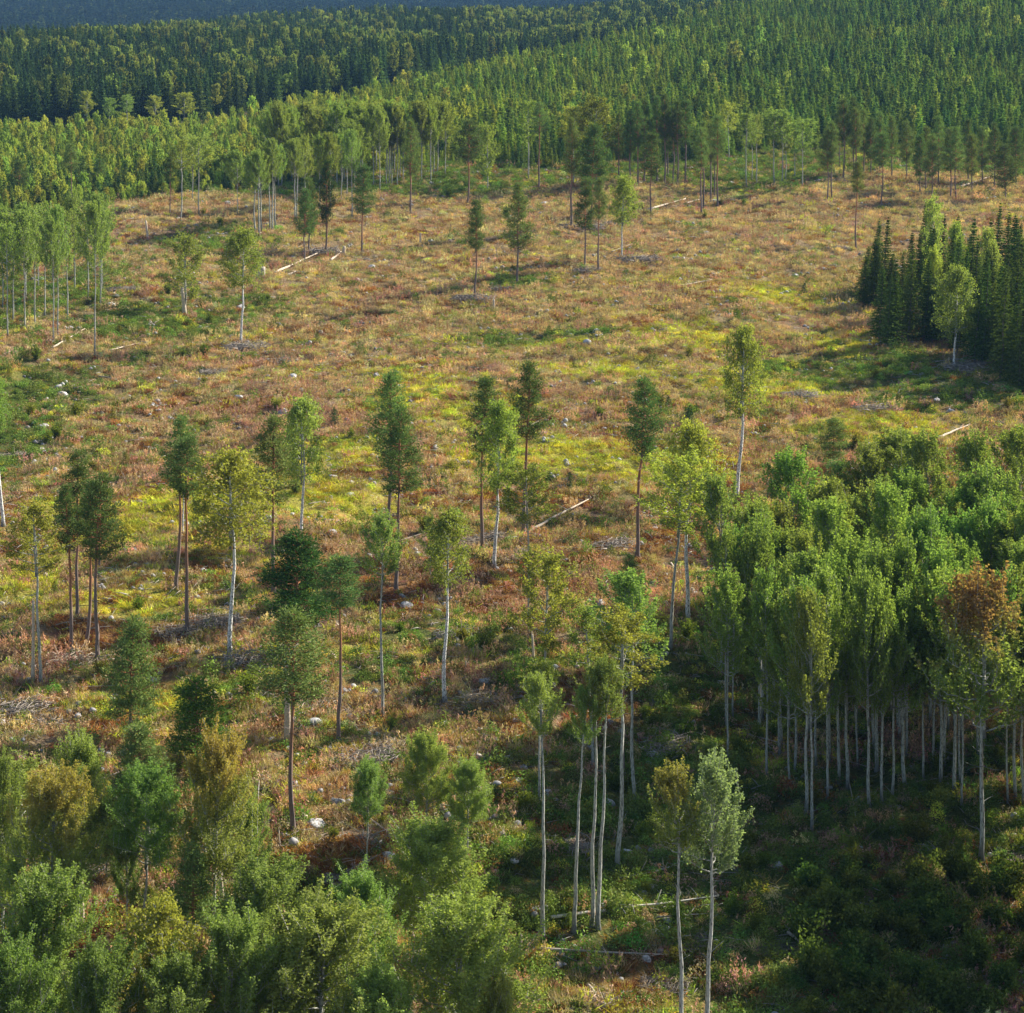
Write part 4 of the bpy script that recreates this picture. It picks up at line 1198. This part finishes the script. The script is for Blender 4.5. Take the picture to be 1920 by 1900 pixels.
for (px, py, r, lab) in [(820, 1264, 0.55, 'pale rounded boulder left of the drooping birch stem'), (910, 1280, 0.75, 'large white boulder right of the drooping birch stem'), (797, 1274, 0.45, 'low grey boulder leftmost by the drooping birch'),
                         (755, 1313, 0.42, 'pale boulder right of the slim pale aspen foot'), (831, 1360, 0.65, 'grey boulder in the slash below the drooping birch'), (572, 1590, 0.32, 'small white boulder right of the big foreground pine foot'),
                         (610, 1580, 0.35, 'whitish stone further right of the big foreground pine foot'), (120, 742, 0.95, 'broad flat pale boulder on the upper left slope'), (170, 724, 0.55, 'pointed pale boulder on the upper left slope'),
                         (447, 746, 0.75, 'round pale boulder in the middle of the left slope'), (78, 803, 1.0, 'grey boulder beside the bushes at left'), (95, 823, 0.6, 'small pale boulder below the grey one at left'), (240, 1722, 0.4, 'white boulder in the lower left opening'),
                         (880, 1576, 0.33, 'small white stone at the foot of the right young aspen'), (1177, 1598, 0.42, 'pale boulder right of the tall patchy-barked birch'), (1250, 1727, 0.35, 'pale stone above the long fallen stem'),
                         (570, 1435, 0.6, 'grey boulder right of the big foreground pine'), (520, 1440, 0.5, 'grey boulder left behind the big foreground pine'), (952, 1425, 0.6, 'grey pointed boulder at the edge of the shade'),
                         (452, 578, 0.95, 'pale boulder behind the solitary white birch stem'), (207, 573, 1.0, 'grey boulder right of the left-edge aspens'), (8, 1360, 0.7, 'grey boulder at the left edge in the slash'), (424, 1198, 0.5, 'white boulder at the foot of the large weeping birch'),
                         (890, 1883, 0.4, 'pale stone near the lower edge by the broad bright aspen'), (490, 1222, 0.3, 'small round white stone right of the large weeping birch')]:
    rock(px, py, r, lab)
for k in range(270):
    px, py = g.random() * 1920, 380 + 1500 * g.random() ** 1.35
    if px > 1350 and py > 800 and g.random() < 0.85: continue
    if px > 1640 and py < 720: continue
    x, y, z = at(px, py)
    rock(px, py, (0.20 + 0.42 * g.random() ** 2.4) * (1 + y / 500), 'small pale granite stone lying in the heather', 'small stones scattered over the clearing')

# ------------------------------------------------------------------ fallen stems, stumps, snags and slash
def log(p, q, r, tintc, label, group=None, branches=5):
    r = r * 0.9
    x0, y0, z0 = at(*p); x1, y1, z1 = at(*q)
    n = 9; s = np.linspace(0, 1, n)
    X = x0 + (x1 - x0) * s; Y = y0 + (y1 - y0) * s
    gz = ground_z(X, Y); line = np.linspace(z0, z1, n)
    Zl = line + max(0, float((gz - line).max())) * 0.85 + r + 0.14
    X = X + g.normal(0, r * 0.25, n); Y = Y + g.normal(0, r * 0.25, n)
    P = np.stack([X - x0, Y - y0, Zl - z0], -1)
    G = Geo(); G.tube(P, np.linspace(r, r * 0.35, n), 8)
    for b in range(branches):
        k = 3 + g.integers(n - 3); d = unit(g.normal(size=3)) * (0.6 + 1.1 * g.random()); d[2] = abs(d[2]) * 0.7
        G.tube([P[k], P[k] + d * 0.5, P[k] + d + np.array([0, 0, -0.1])], [r * 0.3, r * 0.2, r * 0.08], 4)
    o = bpy.data.objects.new('fallen_log', G.mesh('fallen_log', M_DEAD)); COL.objects.link(o)
    o.location = (x0, y0, z0); o.color = tintc + (1,)
    tag(o, label, 'log', group)


PALE, GREY, DARKW = (1.2, 1.1, 0.95), (1.0, 0.96, 0.92), (0.7, 0.66, 0.6)
for a in [((1035, 1735), (1345, 1695), 0.13, (1.2, 1.25, 1.15), 'long pale fallen stem lying behind the shining pair of aspens'),
          ((1000, 1790), (1275, 1803), 0.11, GREY, 'grey fallen stem, lowest of the parallel ones in the shade'),
          ((1125, 1660), (1225, 1640), 0.10, GREY, 'short grey stem right of the patchy-barked birch foot'),
          ((1228, 1640), (1260, 1630), 0.10, GREY, 'stub of grey stem beside the olive and orange aspen'),
          ((988, 1003), (1108, 938), 0.20, PALE, 'long pale fallen log slanting up right of the crooked birch'),
          ((1216, 398), (1285, 378), 0.32, PALE, 'bright fallen log on the far slope near the forward pine'),
          ((1286, 384), (1315, 376), 0.25, PALE, 'short bright log continuing right of the far bright log'),
          ((515, 517), (600, 478), 0.30, PALE, 'pale log slanting beside the tall stump on the upper slope'),
          ((540, 520), (555, 512), 0.25, PALE, 'small pale log piece below the slanting log'),
          ((98, 656), (160, 620), 0.17, PALE, 'thin pale log at the foot of the left-edge aspens'),
          ((205, 660), (262, 646), 0.14, PALE, 'thin pale log right of the left-edge aspens'),
          ((1758, 826), (1818, 800), 0.22, PALE, 'pale log on the right slope above the grove'),
          ((690, 1540), (760, 1592), 0.08, (1.1, 0.95, 0.9), 'thin pinkish stem leaning behind the small young aspen'),
          ((600, 1700), (690, 1615), 0.06, PALE, 'thin pale pole left of the small young aspen'),
          ((1375, 1373), (1640, 1445), 0.06, GREY, 'thin fallen stem running into the grove from the left'),
          ((1690, 1478), (1795, 1458), 0.10, GREY, 'grey fallen stem inside the front of the grove'),
          ((1590, 1470), (1607, 1560), 0.06, GREY, 'thin stem leaning out of the grove front'),
          ((1845, 1568), (1895, 1578), 0.12, GREY, 'fallen bough behind the foot of the red-topped aspen'),
          ((1800, 356), (1862, 335), 0.28, PALE, 'pale log on the far right edge of the clearing'),
          ((1210, 1277), (1275, 1268), 0.07, GREY, 'thin grey stem right of the sparse yellowing birch'),
          ((905, 1690), (945, 1722), 0.09, PALE, 'broken pale branch at the edge of the shaded hollow'),
          ((1478, 1755), (1510, 1780), 0.12, PALE, 'pale broken wood in the shaded thicket'),
          ((1102, 1855), (1132, 1888), 0.12, PALE, 'pale split log near the lower edge'),
          ((1062, 1900), (1105, 1888), 0.10, PALE, 'pale stick cut by the lower edge'),
          ((965, 1495), (1008, 1535), 0.05, GREY, 'thin dark branch left behind the bare aspen'),
          ((1258, 1060), (1278, 1090), 0.12, PALE, 'pale broken log behind the forked yellow birch'),
          ((845, 1262), (878, 1252), 0.07, GREY, 'short grey stick beside the drooping birch boulders'),
          ((620, 492), (640, 476), 0.30, PALE, 'short pale log among the three far pines'),
          ((1275, 540), (1335, 528), 0.18, PALE, 'pale stick on the upper right heath')]:
    log(*a)


for k in range(55):
    px, py = g.random() * 1500, 430 + 1350 * g.random() ** 1.3
    ln = (25 + 45 * g.random()) * (0.5 + py / 1500)
    log((px, py), (px + ln, py - ln * g.uniform(-0.15, 0.55)), 0.05 + 0.05 * g.random(), (0.9, 0.85, 0.78), 'thin weathered branch lying loose in the heather', 'loose branches lying over the clearing', 3)


def stump(px, py, h, r, label, group=None, name='stump', col=GREY):
    x, y, z = at(px, py); G = Geo()
    n = 7; s = np.linspace(0, 1, n)
    P = np.stack([0.15 * r * np.sin(s * 3 + px), 0.1 * r * np.cos(s * 4), -0.15 + s * (h + 0.15)], -1)
    G.tube(P, r * (1 + 0.45 * np.exp(-s * 5)) * (1 - 0.25 * s), 10)
    for k in range(4):
        a = g.random() * 6.28
        G.tube([(0, 0, 0.12), (math.cos(a) * r * 1.4, math.sin(a) * r * 1.4, 0.06), (math.cos(a) * r * 2.4, math.sin(a) * r * 2.4, -0.08)], [r * .45, r * .3, r * .1], 5)
    for k in range(3):      # splinters on the broken top
        a = g.random() * 6.28
        G.tube([P[-1] + np.array([math.cos(a), math.sin(a), 0]) * r * .4 + np.array([0, 0, -0.05]), P[-1] + np.array([math.cos(a) * r * .5, math.sin(a) * r * .5, 0.12 + 0.2 * g.random()])], [r * .2, r * .05], 4)
    o = bpy.data.objects.new(name, G.mesh(name, M_DEAD)); COL.objects.link(o)
    o.location = (x, y, z); o.color = col + (1,); o.rotation_euler = (g.normal(0, .03), g.normal(0, .03), 0)
    tag(o, label, 'stump' if name == 'stump' else 'snag', group)


for (px, py, ty, r, lab) in [(277, 449, 414, 0.25, 'grey bare snag on the far left slope'), (62, 1283, 1128, 0.14, 'bare white snag leaning beside the forked birch'), (346, 592, 540, 0.35, 'pale snag under the small ragged birch'),
                             (540, 1392, 1235, 0.24, 'grey bare trunk behind the big foreground pine'), (155, 1745, 1628, 0.15, 'thin dead trunk in the lower left opening'), (645, 480, 462, 0.4, 'short snag between two far pines'),
                             (525, 1592, 1558, 0.06, 'thin pale stake left of the big foreground pine foot'), (416, 1690, 1635, 0.13, 'pale snag right of the young green pine'), (977, 1800, 1752, 0.08, 'thin bare sapling stem at the edge of the shade'),
                             (788, 462, 438, 0.25, 'pointed pale snag on the far slope'), (1615, 870, 835, 0.12, 'thin dead stem behind the grove'), (550, 1640, 1612, 0.1, 'pale short snag below the big foreground pine'),
                             (873, 1262, 1240, 0.07, 'thin pale stub beside the large white boulder'), (1000, 1240, 1190, 0.12, 'thin grey dead stem right of centre'), (925, 580, 562, 0.25, 'grey snag in the slash by the small pine')]:
    x_, y_, z_ = at(px, py)
    stump(px, py, height_for(x_, y_, z_, ty), r, lab, None, 'snag', PALE)
stump(489, 522, 2.2, 0.85, 'thick grey stump right of the solitary white birch', None)
for k in range(70):
    px, py = g.random() * 1400, 420 + 1350 * g.random() ** 1.2
    x_, y_, z_ = at(px, py)
    stump(px, py, 0.25 + 0.3 * g.random(), 0.16 + 0.13 * g.random(), 'low grey cut stump hidden in the heather', 'low cut stumps', 'stump', GREY if g.random() < .6 else PALE)


def slash(seed, n=260):
    g = np.random.default_rng(seed); G = Geo()
    for k in range(n):
        c = np.array([0.6 * g.normal(0, 0.8), 0.42 * g.normal(0, 0.8), 0]).clip(-.75, .75) + np.array([0, 0, 0.05 + 0.16 * g.random()]); a = g.normal(0.3, 1.3); ln = 0.15 + 0.6 * g.random() ** 1.5
        d = np.array([math.cos(a) * ln, math.sin(a) * ln, g.normal(0, 0.10)])
        r = 0.006 + 0.017 * g.random() ** 2.5
        G.tube([c - d / 2, c + np.array([0, 0, 0.03]), c + d / 2], [r, r * .8, r * .4], 4)
    for k in range(8):
        c = np.array([g.normal(0, 0.5), g.normal(0, 0.4), 0.1]); d = unit(g.normal(size=3)); d[2] = abs(d[2]) + 0.3
        G.tube([c, c + d * 0.4], [0.012, 0.004], 4)
    return G.mesh('branch_pile', M_DEAD)


SL = [slash(950 + s) for s in range(4)]
for k, (px, py, wd, col) in enumerate([(460, 655, 90, GREY), (890, 565, 130, GREY), (940, 545, 80, DARKW), (600, 475, 110, GREY), (1145, 1027, 110, GREY), (870, 1198, 130, GREY), (400, 1170, 130, GREY), (490, 1243, 170, GREY),
                                       (30, 1335, 150, GREY), (70, 1360, 120, GREY), (310, 1190, 130, PALE), (590, 1335, 150, PALE), (915, 1315, 120, PALE), (725, 1408, 120, PALE), (1065, 1592, 120, GREY), (1245, 1850, 120, DARKW),
                                       (155, 1640, 120, GREY), (215, 1795, 110, PALE), (1090, 432, 130, GREY), (1150, 425, 110, GREY), (1200, 492, 130, GREY), (1570, 468, 70, GREY), (1235, 1400, 140, GREY), (690, 1425, 130, GREY),
                                       (500, 1478, 120, PALE), (1110, 1880, 110, PALE), (1810, 695, 120, GREY), (150, 1243, 140, PALE), (1910, 1612, 80, PALE), (1100, 510, 100, GREY), (1770, 1400, 90, PALE), (1290, 1770, 110, DARKW),
                                       (700, 1580, 90, GREY), (640, 1650, 90, GREY), (960, 790, 60, GREY), (1200, 780, 60, GREY), (1640, 770, 90, GREY), (1500, 745, 80, GREY), (870, 1020, 90, PALE), (960, 1045, 90, PALE), (930, 1010, 80, GREY),
                                       (720, 850, 60, DARKW), (820, 905, 60, DARKW), (1450, 1780, 90, DARKW), (230, 545, 80, GREY), (530, 680, 70, GREY), (600, 610, 60, GREY), (400, 700, 60, GREY), (120, 980, 80, PALE), (30, 860, 80, PALE)]):
    x, y, z = at(px, py)
    o = bpy.data.objects.new('branch_pile', SL[k % 4]); COL.objects.link(o)
    s = wd * y / F_PX / 1.9 * (0.72 if py < 620 else 1.0)
    col = tuple(c_ * (0.55 if py < 620 else 0.7) for c_ in col)
    o.location = (x, y, z); o.scale = (s, s, max(1.4, s * 0.9)); o.rotation_euler = (0, 0, g.normal(0.25, 0.25)); o.color = col + (1,)
    tag(o, 'heap of weathered grey branches left on the cleared slope', 'branch pile', 'branch piles left on the slope')

# ------------------------------------------------------------------ air
m, t, out = newmat('haze')
pv = N(t, 'ShaderNodeVolumePrincipled')
pv.inputs['Color'].default_value = (0.26, 0.52, 1.0, 1)
pv.inputs['Density'].default_value = 0.00005
pv.inputs['Anisotropy'].default_value = 0.0
t.links.new(pv.outputs[0], out.inputs['Volume'])
x0, x1, y0, y1, z0, z1 = -6500, 6500, -1800, 8800, float(Z.min()) - 1.5, 420.0
V = np.array([(a, b, c) for a in (x0, x1) for b in (y0, y1) for c in (z0, z1)])
Fh = np.array([(0, 1, 3, 2), (4, 6, 7, 5), (0, 4, 5, 1), (2, 3, 7, 6), (0, 2, 6, 4), (1, 5, 7, 3)])
hm = mk_mesh('haze', V, [Fh], m)
ho = bpy.data.objects.new('haze', hm); COL.objects.link(ho); tag(ho, 'thin blue air haze', kind='stuff')
